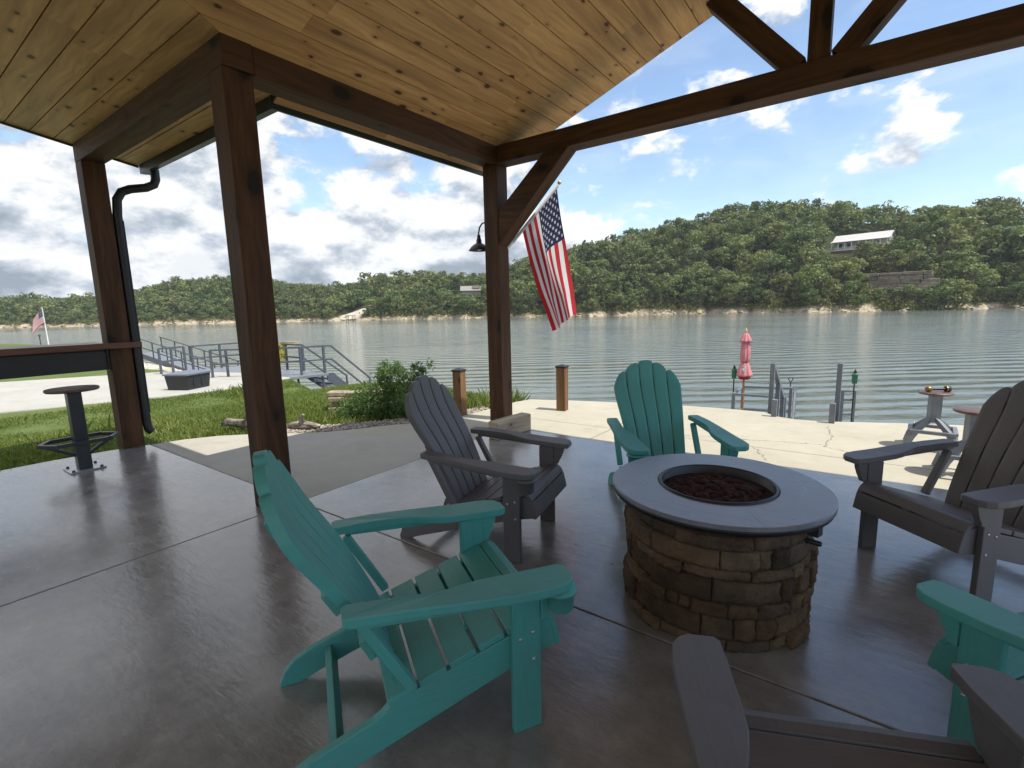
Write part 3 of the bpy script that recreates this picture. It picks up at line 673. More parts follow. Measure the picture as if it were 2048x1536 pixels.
for k in range(4):
    mb = MB(); n = 22; a0 = R_(35) + k * math.pi / 2 + .0012; a1 = a0 + math.pi / 2 - .0024
    pr = [(.252, .549), (.252, .560), (.256, .564), (.455, .564), (.462, .560), (.462, .549)]
    V = [(r * math.cos(a0 + (a1 - a0) * i / n), r * math.sin(a0 + (a1 - a0) * i / n), z) for i in range(n + 1) for r, z in pr]; m_ = len(pr)
    F = [(i * m_ + j, (i + 1) * m_ + j, (i + 1) * m_ + (j + 1) % m_, i * m_ + (j + 1) % m_) for i in range(n) for j in range(m_)] + [tuple(range(m_)), tuple(range(n * m_, n * m_ + m_))]
    mb.add(V, F); mb.build('table_top', SLATE, pit)
MB().lathe([(.005, .526), (.455, .526), (.461, .540), (.461, .547), (.458, .5485), (.25, .5485)], seg=64).build('top_frame', BLACKM, pit)
MB().lathe([(.251, .537), (.251, .570), (.243, .572), (.238, .566), (.236, .49), (.005, .48)], seg=64).build('burner_bowl', BLACKM, pit)
kn = MB(); d = Vector((.79, .61, 0)).normalized(); an = math.atan2(-.06, 1); ctl = Matrix.Rotation(R_(-18), 3, 'Z')
kn.box((.395, -.095, .482), (.04, .045, .05), ctl); kn.build('control_knob', BLACKM, pit, .004)
MB().tube([(.37, -.085, .425), (.415, -.095, .425), (.42, -.096, .425)], [.011, .011, .007], 10).build('igniter', BLACKM, pit)
lr = MB(); q = random.Random(9)
for i in range(330):
    a = q.uniform(0, 6.283); r = .222 * math.sqrt(q.random()); rr = q.uniform(.013, .026)
    lr.blob((-.51 + r * math.cos(a), 2.25 + r * math.sin(a), .506 + q.uniform(0, .034) - .02 * (r / .22) ** 3), rr, i, 0, 2 if i % 3 else 1, .16, (1, 1, .8))
lavm = simple('red_lava_rock', (.055, .024, .020), .92, 0, .5, 25, .9, .15)
tag(lr.build('lava_rock', lavm), 'loose reddish lava rock filling the fire pit bowl', 'lava rock', None, 'stuff')

# ------------------------------------------------------------------ bar counter and bolted stool
bar = thing('bar_counter', 'long outdoor bar counter with red brown wooden top and black steel apron', 'bar counter', (-6.38, .2, 0))
tb = MB()
for i, (xc, w) in enumerate(((-6.246, .092), (-6.51, .13), (-6.645, .13))):
    tb.box((xc + 6.38, (1.87 - 2.6) / 2 - .2 if i == 0 else (1.595 - 2.6) / 2 - .2, 1.087), (w, 4.47 if i == 0 else 4.195, .06))
tb.box((-6.37 + 6.38, (1.595 - 2.6) / 2 - .2, 1.086), (.146, 4.195, .06))
tb.build('counter_top', STAINR, bar, .004)
ap = MB(); ap.box((.07, -.53, .945), (.012, 3.84, .19)); ap.box((.03, -.53, 1.045), (.07, 3.84, .012)); ap.box((.03, -.53, .848), (.07, 3.84, .012))
ap.build('apron', BLACKM, bar, .002)
bk = MB(); bk.box((.05, 1.392, .945), (.10, .010, .22)); bk.tube([(.085, 1.385, .86), (.085, 1.375, .86)], .012, 8); bk.tube([(.085, 1.385, 1.02), (.085, 1.375, 1.02)], .012, 8); bk.build('bracket', DSTEEL, bar)
for y in (-1.9, -.4):
    MB().box((-.0, y - .2, .5245), (.09, .09, 1.049)).build('leg', BLACKM, bar, .003)
st = thing('bolted_bar_stool', 'grey steel bar stool with round seat bolted to the floor by the bar counter', 'stool', (-5.765, 1.167, 0))
pl = MB(); pl.box((0, 0, .007), (.255, .255, .012)); po = pl.build('base_plate', GALV, st, .002)
for x, y in ((-.1, -.1), (.1, -.1), (.1, .1), (-.1, .1)):
    MB().lathe([(.0005, .030), (.011, .028), (.012, .013), (.017, .013)], (x, y, 0), 6, smooth=False).build('anchor_bolt', DSTEEL, po)
MB().box((0, 0, .363), (.10, .10, .70)).build('post', DSTEEL, st, .004)
fr_ = MB(); ring = [(.155, -.185), (.0, -.275), (-.155, -.185), (-.155, .185), (.0, .275), (.155, .185)]
for i in range(6):
    a, b_ = ring[i], ring[(i + 1) % 6]; v = Vector((b_[0] - a[0], b_[1] - a[1], 0)).normalized() * .012
    fr_.bar((a[0] - v.x, a[1] - v.y, .272), (b_[0] + v.x, b_[1] + v.y, .272 + .0007 * i), .032, .032)
fr_.build('foot_ring', DSTEEL, st, .003)
for s in (-1, 1): MB().bar((0, s * .05, .14), (0, s * .245, .262), .028, .028).build('foot_brace', DSTEEL, st, .002)
MB().lathe([(.0005, .715), (.085, .715), (.085, .727), (.0005, .727)], seg=24).build('seat_flange', BLACKM, st)
MB().lathe([(.0005, .728), (.182, .728), (.191, .735), (.192, .748), (.186, .756), (.0005, .757)], seg=48).build('seat', SEATRED, st)
def swivel(label, loc, rz, group):
    t = thing('outdoor_stool', label, 'stool', loc, rz, group); k = 1.0
    MB().box((0, 0, .365), (.082, .082, .25), rotz(R_(20))).build('column', STEEL, t, .003)
    MB().lathe([(.0005, .488), (.05, .488), (.05, .497), (.0005, .497)], seg=20).build('seat_flange', BLACKM, t)
    MB().lathe([(.0005, .498), (.118, .498), (.127, .504), (.128, .514), (.122, .521), (.0005, .522)], seg=40).build('seat', SEATRED, t)
    for i in range(4):
        a = math.pi / 4 + i * math.pi / 2; c, s = math.cos(a), math.sin(a)
        pts = [(.035, .27), (.10, .225), (.165, .175), (.205, .14), (.245, .085), (.275, .012), (.278, 0)]; mb = MB()
        mb.prism([(x, z + (.016 if j < 5 else 0)) for j, (x, z) in enumerate(pts)] + [(x - (.032 if j > 3 else .01 * j), z - (.030 if j < 5 else 0)) for j, (x, z) in list(enumerate(pts))[::-1]], -.017, .017, lambda p, q, w, c=c, s=s: (p * c - w * s, p * s + w * c, q))
        mb.build('leg', STEEL, t, .003)
    rg = MB()
    for i in range(4):
        a0, a1 = math.pi / 4 + i * math.pi / 2, math.pi / 4 + (i + 1) * math.pi / 2; r = .225
        rg.bar((r * math.cos(a0), r * math.sin(a0), .165 + i * .001), (r * math.cos(a1), r * math.sin(a1), .165 + i * .001), .034, .030)
    rg.build('foot_ring', STEEL, t, .003); return t
swivel('small grey four legged stool with a dumbbell shaped tool lying on its round seat', (.54, 5.84, 0), R_(-4), 'four legged outdoor stools')
swivel('small grey four legged stool mostly hidden behind the back of the grey chair', (.70, 5.02, 0), R_(-2), 'four legged outdoor stools')
dbm = simple('brass', (.30, .20, .07), .35, .8, .2, 40, .03)
db = thing('hose_nozzle', 'black and brass dumbbell shaped hose fitting lying on a stool seat', 'hose fitting', (.55, 5.84, .549), R_(28))
MB().tube([(-.07, 0, 0), (.07, 0, 0)], .011, 12).build('shaft', BLACKM, db)
for s, r in ((-1, .026), (1, .029)):
    e = MB(); e.tube([(s * .052, 0, 0), (s * .060, 0, 0), (s * .072, 0, 0), (s * .095, 0, 0), (s * .102, 0, 0)], [r * .5, r * .85, r, r * .95, r * .6], 14); e.build('end_knob', dbm if s < 0 else BLACKM, db)
e = MB(); e.tube([(.060, 0, 0), (.068, 0, 0)], .0295, 14); e.build('brass_collar', dbm, db)

# ------------------------------------------------------------------ timber block, bollards, driftwood
blk = MB(); blk.box((0, 0, .095), (.138, .56, .19)); o = blk.build('timber_block', RAWWOOD, None, .012); o.location = (-3.115, 4.205, 0); o.rotation_euler = (0, 0, R_(-5))
tag(o, 'weathered timber block lying on the concrete at the foot of the corner post', 'timber block')
def bollard(label, loc):
    t = thing('timber_bollard', label, 'bollard', loc, R_(8), 'capped timber bollards'); MB().box((0, 0, .28), (.125, .125, .60)).build('post', POSTWOOD, t, .006)
    c = MB(); c.box((0, 0, .5875), (.142, .142, .018)); c.add([(-.071, -.071, .5965), (.071, -.071, .5965), (.071, .071, .5965), (-.071, .071, .5965), (0, 0, .622)], [(0, 1, 4), (1, 2, 4), (2, 3, 4), (3, 0, 4), (3, 2, 1, 0)]); c.build('cap', BLACKM, t)
bollard('square timber bollard with black cap standing free against the water near the patio edge', (-3.27, 5.60, 0))
bollard('square timber bollard with black cap half hidden by the grey chair back, beside the shrub', (-4.29, 4.69, 0))
def driftwood(label, pts, rad, seed):
    q = random.Random(seed); mb = MB(); mb.tube(pts, rad, 14)
    mb.v = [(x + q.uniform(-.02, .02), y + q.uniform(-.02, .02), z * .85 + q.uniform(-.016, .016)) for x, y, z in mb.v]
    mid = Vector(pts[len(pts) // 2]); mb.tube([mid, mid + Vector((.05, -.03, .09)), mid + Vector((.1, -.03, .13))], [.04, .025, .012], 8)
    o = mb.build('driftwood_log', simple('driftwood_%d' % seed, (.27, .235, .20), .9, 0, .6, 16, 1.0, .15)); tag(o, label, 'log', 'driftwood logs along the path edge')
driftwood('long grey driftwood log lying in the grass between the two left posts', [(-6.36, 2.62, .04), (-6.27, 2.66, .09), (-6.13, 2.71, .085), (-6.0, 2.76, .09), (-5.9, 2.80, .06), (-5.83, 2.84, .02)], [.022, .05, .055, .058, .05, .02], 3)
driftwood('short knotty driftwood log beside the gravel strip', [(-5.60, 3.06, .02), (-5.52, 3.08, .045), (-5.42, 3.12, .06), (-5.34, 3.18, .05), (-5.26, 3.24, .02)], [.025, .045, .055, .05, .02], 5)

# ------------------------------------------------------------------ flags
FR = simple('flag_red', (.50, .028, .04), .75, 0, .08, 3, .02, .2); FW = simple('flag_white', (.74, .73, .74), .75, 0, .05, 3, .02, .2); FB = simple('flag_blue', (.022, .03, .085), .75, 0, .08, 3, .02, .2)
for m in (FR, FW, FB):
    nt = m.node_tree; b = nt.nodes['Principled BSDF']; t = N(nt, 'ShaderNodeBsdfTranslucent'); l = b.inputs['Base Color'].links[0].from_socket
    nt.links.new(l, t.inputs[0]); mx = N(nt, 'ShaderNodeMixShader', {0: .38, 1: b.outputs[0], 2: t.outputs[0]}); nt.links.new(mx.outputs[0], nt.nodes['Material Output'].inputs[0])
def flag_mesh(S, nu, nv, parent, stars=True):
    mb = MB(); V = [S(i / nu, j / nv) for j in range(nv + 1) for i in range(nu + 1)]
    for j in range(nv):
        for i in range(nu):
            u, v = (i + .5) / nu, (j + .5) / nv
            m = 2 if (u < 7 / 13 and v < .4) else (0 if int(u * 13) % 2 == 0 else 1)
            k = j * (nu + 1) + i; mb.add([V[k], V[k + 1], V[k + nu + 2], V[k + nu + 1]], [(0, 1, 2, 3)], None, m, True)
    o = mb.build('cloth', [FR, FW, FB], parent, recalc=False)
    bm = bmesh.new(); bm.from_mesh(o.data); bmesh.ops.remove_doubles(bm, verts=bm.verts, dist=1e-5); bm.to_mesh(o.data); bm.free()
    if stars:
        sm = MB()
        for r in range(9):
            for c in range(6 if r % 2 == 0 else 5):
                u0 = 7 / 13 * (r + 1) / 10; v0 = .4 * ((c * 2 + 1 if r % 2 == 0 else c * 2 + 2)) / 12
                P = []
                for k in range(10):
                    rr = .031 if k % 2 == 0 else .0125; a = math.pi * k / 5
                    P.append((u0 - rr * math.cos(a) * 1.0, v0 + rr * math.sin(a) / 1.75))
                for side in (-1, 1):
                    e = 1e-3; VV = []
                    for u, v in [(u0, v0)] + P:
                        p = Vector(S(u, v)); n = (Vector(S(u + e, v)) - p).cross(Vector(S(u, v + e)) - p).normalized(); VV.append(p + n * side * .0035)
                    sm.add(VV, [(0, 1 + k, 1 + (k + 1) % 10) for k in range(10)])
        sm.build('stars', FW, o, recalc=False)
    return o
fg = thing('american_flag', 'large american flag hanging from an angled white pole on the corner post', 'flag', (-3.32, 4.525, 2.02))
fo = Vector((-3.32, 4.525, 2.02)); p0, p1 = Vector((-3.31, 4.53, 2.06)), Vector((-2.945, 5.0, 2.745)); dr = (p1 - p0).normalized()
MB().tube([p0 - fo, p1 - fo], .012, 10).build('pole', WHITE, fg)
MB().tube([p1 - fo, p1 + dr * .012 - fo, p1 + dr * .03 - fo, p1 + dr * .04 - fo], [.018, .022, .018, .004], 12).build('finial', simple('gold_finial', (.55, .38, .12), .35, .7, .1), fg)
MB().tube([p0 - dr * .05 - fo, p0 + dr * .06 - fo], .02, 10).build('bracket', WHITE, fg)
Lp = (p1 - p0).length
def S_flag(u, v):
    h0 = p1 - dr * (.035 + u * (Lp - .27)) - fo
    # free hem, in metres on the hanging side
    k = 1 - (1 - v) ** 1.5; w = 1 - .50 * k
    Bx = (-2.615 + fo.x * 0) - fo.x; E0 = Vector((-2.655, 4.86, 1.29)) - fo; E1 = Vector((-2.945, 4.83, 1.10)) - fo
    a = h0.lerp(E0.lerp(E1, u), v)
    a.x += -.012 * math.sin(math.pi * v) * (1 - u) ** 2 - .03 * math.sin(math.pi * v) * u + (.055 * math.exp(-((u - .62) / .16) ** 2) - .03) * math.sin(math.pi * min(1, v * 1.25)) * .8
    amp = .055 * min(1, v * 2.2); a.y += amp * math.sin(u * 7.3 + v * 1.7 + .6) + .03 * v * math.sin(u * 13 + 1 + v * 2)
    a.x += .014 * v * math.sin(u * 9 + v * 5); return a
flag_mesh(S_flag, 65, 60, fg)
MB().tube([p1 - dr * .02 - fo + Vector((0, 0, -.013)), p0 + dr * .06 - fo + Vector((0, 0, -.013))], .016, 8).build('header', FW, fg)
f2 = thing('flagpole', 'distant white flagpole with a small american flag on the grassy point', 'flagpole', (-64.42, 11.86, gz(-64.42, 11.86) - .05))
MB().tube([(0, 0, 0), (0, -.01, 2.0), (0, -.03, 3.85)], [.06, .045, .035], 8).build('pole', WHITE, f2)
MB().blob((0, -.03, 3.9), .07, 1, 0, 1, 0).build('finial', dbm, f2)
flag_mesh(lambda u, v: Vector((-.10 * v + .08 * math.sin(v * 5 + u * 2), -.06 - .95 * v * (.75 + .25 * u), 3.70 - 1.35 * u - 1.05 * v * (.6 + .4 * v))), 26, 20, f2, True)
dk = MB(); dk.tube([(-63.8, 11.2, gz(-63.8, 11.2) - .1), (-63.8, 11.2, -.15)], .04, 6); dk.tube([(-63.8, 11.2, -.2), (-63.8, 11.2, -.05)], [.12, .08], 8); tag(dk.build('garden_light', DSTEEL), 'small dark post light standing beside the distant flagpole', 'light post')

# ------------------------------------------------------------------ landing steps, dock rails, parasol, torches beyond the patio
dd = thing('floating_dock', 'grey steel dock with railings just beyond the patio edge', 'dock', (-1.3, 12.4, -1.75))
DO = Vector((-1.3, 12.4, -1.75))
def dbar(name, pts, w=.05, par=dd, off=DO, mat=STEEL):
    if name in ('railing', 'handrail', 'braces') and len(pts) > 1:
        for p in pts: dbar({'railing': 'rail', 'handrail': 'handrail', 'braces': 'brace'}[name], [p], w, par, off, mat)
        return
    mb = MB()
    for a, b_ in pts: mb.bar(Vector(a) - off, Vector(b_) - off, w, w)
    return mb.build(name, mat, par, .004)
dkd = MB(); 
for i in range(12): dkd.box((-1.35 + 1.3, 11.55 + i * .15 - 12.4, -.03), (2.9, .142, .04))
dkd.build('deck', simple('dock_boards', (.25, .24, .22), .8), dd)
MB().box((.0, .05, -.30), (2.7, 1.7, .42)).build('float', BLACKM, dd, .02)
for x, y in ((-2.37, 11.70), (-2.40, 12.88), (-1.35, 11.70), (-1.39, 13.06), (-1.29, 12.9), (-.38, 13.22), (-.16, 13.3)): dbar('rail_post', [((x, y, -1.76), (x, y, -.64))], .065)
dbar('railing', [((-2.37, 11.7, -.66), (-1.35, 11.7, -.66)), ((-2.40, 12.88, -.661), (-1.39, 13.06, -.661)), ((-2.37, 11.7, -.659), (-2.40, 12.88, -.659)), ((-2.37, 11.7, -1.22), (-1.35, 11.7, -1.22)), ((-2.40, 12.88, -1.221), (-1.39, 13.06, -1.221)), ((-2.37, 11.7, -1.219), (-2.40, 12.88, -1.219)),
    ((-1.29, 12.9, -.66), (-1.22, 12.1, -1.55)), ((-.38, 13.22, -.66), (-.16, 13.3, -.66)), ((-.38, 13.22, -.86), (-.16, 13.3, -.86)), ((-.38, 13.22, -1.2), (-.16, 13.3, -1.2))], .045)
ant = MB(); ant.bar((-1.41, 13.06, -.62), (-1.41, 13.06, -.50), .02, .02); ant.bar((-1.41, 13.06, -.52), (-1.46, 13.04, -.42), .016, .016); ant.bar((-1.41, 13.06, -.52), (-1.36, 13.08, -.42), .016, .016); ant.bar((-1.46, 13.04, -.43), (-1.43, 13.05, -.39), .014, .014); ant.bar((-1.36, 13.08, -.43), (-1.385, 13.07, -.39), .014, .014)
ant.v = [tuple(Vector(p) - DO) for p in ant.v]; ant.build('line_cleat', DSTEEL, dd)
sw = thing('steps', 'grey steel steps with handrails leading down from the notch in the patio edge', 'steps', (-.56, 6.6, 0)); SO = Vector((-.56, 6.6, 0))
for i in range(9): MB().box((-.02 - .012 * i, .16 + i * .30, -.16 - i * .175), (.62, .27, .035)).build('tread', STEEL, sw, .003)
for s, x in ((-1, -.36), (1, .30)): dbar('stringer', [((-.56 + x, 6.64, -.18), (-.56 + x - .12, 9.4, -1.78))], .06, sw, SO)
dbar('handrail', [((-.985, 7.15, -.5), (-.985, 7.15, .575)), ((-.985, 7.15, .565), (-1.02, 8.55, -.10)), ((-1.0, 7.85, -.9), (-1.0, 7.85, .23)), ((-1.02, 8.55, -1.3), (-1.02, 8.55, -.08))], .055, sw, SO)
dbar('handrail', [((-.254, 7.2, -.6), (-.254, 7.2, .605)), ((-.254, 7.2, .595), (-.30, 8.6, -.08)), ((-.30, 8.6, -1.3), (-.30, 8.6, -.06))], .055, sw, SO)
for x, y, zt in ((-.86, 6.55, .205), (-.27, 6.50, .225)): MB().box(Vector((x, y, (zt - .5) / 2)) - SO, (.058, .058, zt + .5)).build('newel_post', STEEL, sw, .004)
pr = thing('closed_parasol', 'faded red parasol folded and tied on a wooden pole on the dock', 'parasol', (-2.24, 12.05, -1.73))
MB().tube([(0, 0, 0), (0, 0, 1.4), (0, 0, 2.42)], .024, 12).build('pole', simple('orange_pole_wood', (.38, .17, .06), .5), pr)
MB().lathe([(.001, 2.545), (.012, 2.53), (.03, 2.47), (.03, 2.455), (.012, 2.44), (.018, 2.42)], seg=14).build('finial', simple('pale_finial_wood', (.62, .42, .22), .5), pr)
PINK = simple('faded_red_canvas', (.60, .23, .24), .85, 0, .2, 6, .1, .2); REDC = simple('unfaded_red_canvas', (.42, .035, .035), .85, 0, .2, 6, .1, .2)
wob = lambda a: (lambda t, z: 1 + a * math.sin(8 * t) + a * .5 * math.sin(3 * t + 1))
MB().lathe([(.02, 2.43), (.055, 2.40), (.075, 2.34), (.105, 2.27), (.125, 2.225), (.118, 2.222), (.07, 2.26)], seg=40, wob=wob(.13)).build('cap_flap', PINK, pr)
MB().lathe([(.06, 2.28), (.085, 2.18), (.094, 2.0), (.098, 1.86), (.085, 1.78), (.07, 1.765), (.06, 1.72)], seg=40, wob=wob(.13)).build('canopy', PINK, pr)
MB().lathe([(.078, 1.782), (.080, 1.775), (.080, 1.762), (.078, 1.755)], seg=24).build('strap', REDC, pr)
sk = MB().lathe([(.065, 1.77), (.09, 1.71), (.12, 1.60), (.155, 1.48), (.162, 1.44), (.15, 1.445), (.10, 1.60)], seg=40, wob=wob(.11)).build('skirt', PINK, pr)
MB().lathe([(.02, 1.60), (.10, 1.52), (.115, 1.42), (.095, 1.37), (.03, 1.36)], seg=32, wob=wob(.15)).build('inner_folds', REDC, pr)
em = MB(); ea = math.atan2(-12.05, 2.24); er = Vector((math.cos(ea), math.sin(ea), 0)); et = Vector((-er.y, er.x, 0))
def ept(u, z): return er * (.118 + (1.66 - z) * .34 + .026) + et * u + Vector((0, 0, z))
for (a, b_) in (((-.055, 1.685), (.045, 1.69)), ((.045, 1.69), (-.045, 1.60)), ((-.045, 1.60), (.06, 1.60)), ((.0, 1.65), (.06, 1.635)), ((-.02, 1.575), (.05, 1.57))): em.bar(ept(*a), ept(*b_), .024, .006, er)
em.build('emblem', FW, sk)
TG = simple('green_canister', (.04, .17, .095), .45, 0, .15, 10, .05)
def torch(label, x, y, zc):
    t = thing('tiki_torch', label, 'torch', (x, y, -1.73), 0, 'green garden torches on the dock'); z = zc + 1.73
    MB().tube([(0, 0, 0), (0, 0, z - .08)], .014, 8).build('stake', BLACKM, t)
    MB().lathe([(.001, z - .11), (.045, z - .11), (.052, z - .10), (.056, z + .08), (.062, z + .085), (.062, z + .10), (.05, z + .11), (.001, z + .115)], seg=20).build('canister', TG, t)
    MB().lathe([(.03, z + .115), (.032, z + .15), (.014, z + .18), (.012, z + .20), (.001, z + .205)], seg=14).build('snuffer', BLACKM, t)
torch('green garden torch left of the folded parasol', -2.45, 12.05, -.245)
torch('green garden torch above the short rail right of the steps', -.175, 12.9, -.32)

# ------------------------------------------------------------------ steel landing by the drive
LSTEEL = simple('dark_slate_steel', (.075, .085, .105), .45, 0, .2, 10, .05)
ld = thing('steel_landing', 'large grey steel landing with pipe railings and stairs down to the water', 'landing', (-18, 9, -.75)); LO = Vector((-18, 9, -.75))
pm = MB(); pm.prism([(-15.84, 7.35), (-15.45, 10.06), (-16.95, 10.06), (-21.3, 10.06), (-21.3, 7.7), (-17.96, 7.25)], -.09, 0, lambda p, q, t: (p + 18, q - 9, t)); pm.build('platform', STEEL, ld, .01)
lrail = lambda name, pts, w=.058: dbar(name, pts, w, ld, LO, LSTEEL)
zt_, zm_ = .21, -.27
for x, y in ((-20.93, 6.78), (-21.02, 7.2), (-21.22, 7.7), (-17.93, 7.28), (-17.66, 7.66), (-21.2, 7.95), (-21.25, 9.0), (-21.25, 10.03), (-19.6, 10.03), (-18.1, 10.03), (-16.96, 10.04), (-15.83, 9.27), (-15.6, 10.02)):
    lrail('rail_post', [((x, y, -.76 if y > 7.26 else -.80), (x, y, zt_))], .07)
lrail('railing', [((-20.93, 6.78, zt_), (-21.22, 7.7, zt_)), ((-20.93, 6.78, zm_), (-21.22, 7.7, zm_)), ((-21.2, 7.95, zt_), (-21.25, 10.03, zt_)), ((-21.2, 7.95, zm_), (-21.25, 10.03, zm_)), ((-21.25, 10.03, zt_ + .001), (-16.96, 10.04, zt_ + .001)), ((-21.25, 10.03, zm_ + .001), (-16.96, 10.04, zm_ + .001)),
    ((-17.93, 7.28, zt_), (-17.0, 8.05, zt_)), ((-17.93, 7.28, zm_), (-17.0, 8.05, zm_)), ((-17.0, 8.05, zt_), (-15.83, 9.27, zt_)), ((-17.0, 8.05, zm_), (-15.83, 9.27, zm_)), ((-15.83, 9.27, zt_), (-15.6, 10.02, zt_)), ((-15.83, 9.27, zm_), (-15.6, 10.02, zm_)),
    ((-15.6, 10.02, zt_), (-15.5, 10.25, zt_)), ((-15.5, 10.25, zt_), (-15.3, 11.7, -1.12)), ((-15.6, 10.02, zm_), (-15.5, 10.25, zm_)), ((-15.5, 10.25, zm_), (-15.3, 11.7, -1.6)), ((-16.96, 10.04, zt_), (-16.75, 11.7, -1.12)), ((-16.96, 10.04, zm_), (-16.75, 11.7, -1.6)), ((-15.3, 11.7, -2.1), (-15.3, 11.7, -1.1)), ((-16.75, 11.7, -2.1), (-16.75, 11.7, -1.1))])
for x in (-15.55, -16.9): 
    mb = MB(); mb.prism([(10.06, -.02), (10.3, -.02), (11.75, -1.36), (11.75, -1.56), (10.06, -.28)], -.02, .02, lambda p, q, t, x=x: (x + 18 + t + .1 * (p - 10) / 1.7, p - 9, q)); mb.build('stringer', LSTEEL, ld)
for i in range(6): MB().box((1.8 + .02 * i, 1.25 + i * .24, -.24 - i * .22), (1.28, .22, .045)).build('tread', LSTEEL, ld)
lrail('braces', [((-15.9, 8.6, -.8), (-15.4, 9.4, -2.0)), ((-16.2, 8.2, -.8), (-15.9, 9.2, -2.0)), ((-15.6, 9.9, -.8), (-15.5, 9.95, -2.2)), ((-17.2, 9.9, -.8), (-17.2, 9.95, -2.2))], .06)
sg = thing('yellow_sign', 'yellow notice board with black lettering hung on the landing rail', 'sign', (-18.45, 9.96, -.15), R_(28))
MB().box((0, 0, .02), (.72, .012, .74)).build('board', simple('yellow_sign_paint', (.62, .52, .06), .5, 0, .08, 5), sg)
def text(s, size, loc, rot, mat, parent, name='lettering', ext=.003):
    c = bpy.data.curves.new(name, 'FONT'); c.body = s; c.size = size; c.extrude = ext; c.align_x = 'CENTER'; c.align_y = 'CENTER'
    o = bpy.data.objects.new(name, c); dg = bpy.context.evaluated_depsgraph_get(); COL.objects.link(o)
    me = bpy.data.meshes.new_from_object(o.evaluated_get(bpy.context.evaluated_depsgraph_get())); bpy.data.objects.remove(o)
    o = bpy.data.objects.new(name, me); COL.objects.link(o); me.materials.append(mat); o.location = loc; o.rotation_euler = rot; o.parent = parent; return o
text('VH', .30, (.02, -.0095, .20), (R_(90), 0, 0), BLACKM, sg); text('3273', .27, (.0, -.0095, -.12), (R_(90), 0, 0), BLACKM, sg)
wp = MB(); 
for i in range(3): wp.box((-17.9 + .1 * i, 10.03 + .01 * i, zt_ + .04 + .03 * i), (1.3 - .2 * i, .16, .028), rotz(R_(-4 + 4 * i)))
tag(wp.build('board_stack', RAWWOOD), 'loose weathered boards lying along the landing top rail', 'boards')
gw = thing('gangway', 'long grey gangway with railings sloping down over the rocks to the water', 'gangway', (-33, 11.2, -1.4)); GO = Vector((-33, 11.2, -1.4))
A_, B_ = Vector((-37.2, 11.0, -1.0)), Vector((-28.0, 11.6, -2.25))
for off in (0, 1.2):
    a, b_ = A_ + Vector((0, off, 0)), B_ + Vector((0, off, 0))
    mb = MB(); mb.bar(a - GO, b_ - GO, .08, .28); mb.build('stringer', LSTEEL, gw, .004)
    pts = [((a + Vector((0, 0, h_))), (b_ + Vector((0, 0, h_)))) for h_ in (.55, 1.08)]
    for k in range(6): p = a.lerp(b_, .02 + k * .192); pts.append((p, p + Vector((0, 0, 1.08))))
    dbar('railing', pts, .055, gw, GO, LSTEEL)
MB().bar(A_ + Vector((0, .6, .12)) - GO, B_ + Vector((0, .6, .12)) - GO, 1.1, .04).build('walkway', STEEL, gw)
bxo = thing('dock_box', 'black plastic dock box standing on the concrete drive beside the landing', 'storage box', (-16.0, 5.83, -.72), R_(26))
bb = MB(); V = []
for z, w, d in ((0, .80, .66), (.42, .88, .74)): V += [(x * d / 2, y * w / 2, z) for x, y in ((-1, -1), (1, -1), (1, 1), (-1, 1))]
bb.add(V, [(0, 1, 2, 3), (4, 5, 6, 7), (0, 1, 5, 4), (1, 2, 6, 5), (2, 3, 7, 6), (3, 0, 4, 7)]); bb.build('bin', simple('black_plastic', (.018, .019, .021), .55, 0, .3, 6, .1), bxo, .02)
for y in (-.16, .12):
    MB().box((.353, y, .24), (.03, .10, .26)).build('hasp', BLACKM, bxo, .01)
lid = MB(); lid.box((0, 0, .44), (.80, .94, .05)); lid.add([(-.38, -.45, .466), (.38, -.45, .466), (.38, .45, .466), (-.38, .45, .466), (-.1, -.2, .52), (.1, -.2, .52), (.1, .2, .52), (-.1, .2, .52)], [(0, 1, 5, 4), (1, 2, 6, 5), (2, 3, 7, 6), (3, 0, 4, 7), (4, 5, 6, 7)])
lid.build('lid', simple('blue_grey_plastic', (.13, .15, .19), .45, 0, .15, 8, .05), bxo, .008)  # lid colour is paler and bluer than the bin

# ------------------------------------------------------------------ rocks, gravel, shrub bed
rp = MB(); q = random.Random(21)
for i in range(1100):
    x = q.uniform(-37, -20.5) if i < 850 else q.uniform(-17, -8.5); ys = shore(x); d = q.uniform(-.2, 3.6 if x < -19 else 1.5); y = ys - d
    if -22 < x < -15.2 and y < 10.2: continue
    r = q.uniform(.10, .30) if x < -19 else q.uniform(.08, .2); rp.blob((x, y, gz(x, y) + r * .15), r, i, 0, 1, .28, (1, 1, .7))
tag(rp.build('riprap', ROCKM), 'pale riprap stones on the bank below the gangway and landing', 'rocks', None, 'stuff')
gr = MB(); GL = [(-5.62, 2.80), (-5.36, 2.95), (-5.02, 3.25), (-4.83, 3.53), (-4.63, 3.89), (-4.42, 4.11), (-4.24, 4.6), (-4.22, 5.2)]; GH = [(-5.66, 3.02), (-5.50, 3.28), (-5.28, 3.52), (-5.10, 3.75), (-4.90, 4.05), (-4.68, 4.32), (-4.48, 4.75), (-4.42, 5.3)]
q = random.Random(5)
for i in range(2600):
    t = q.uniform(0, len(GL) - 1.001); k = int(t); f = t - k; s = q.random()
    a = Vector(GL[k]).lerp(Vector(GL[k + 1]), f); b_ = Vector(GH[k]).lerp(Vector(GH[k + 1]), f); p = a.lerp(b_, s); r = q.uniform(.008, .020)
    gr.blob((p.x, p.y, -.012 + q.uniform(-.01, .008)), r, i, i % 2, 1, .25, (1, 1, .6))
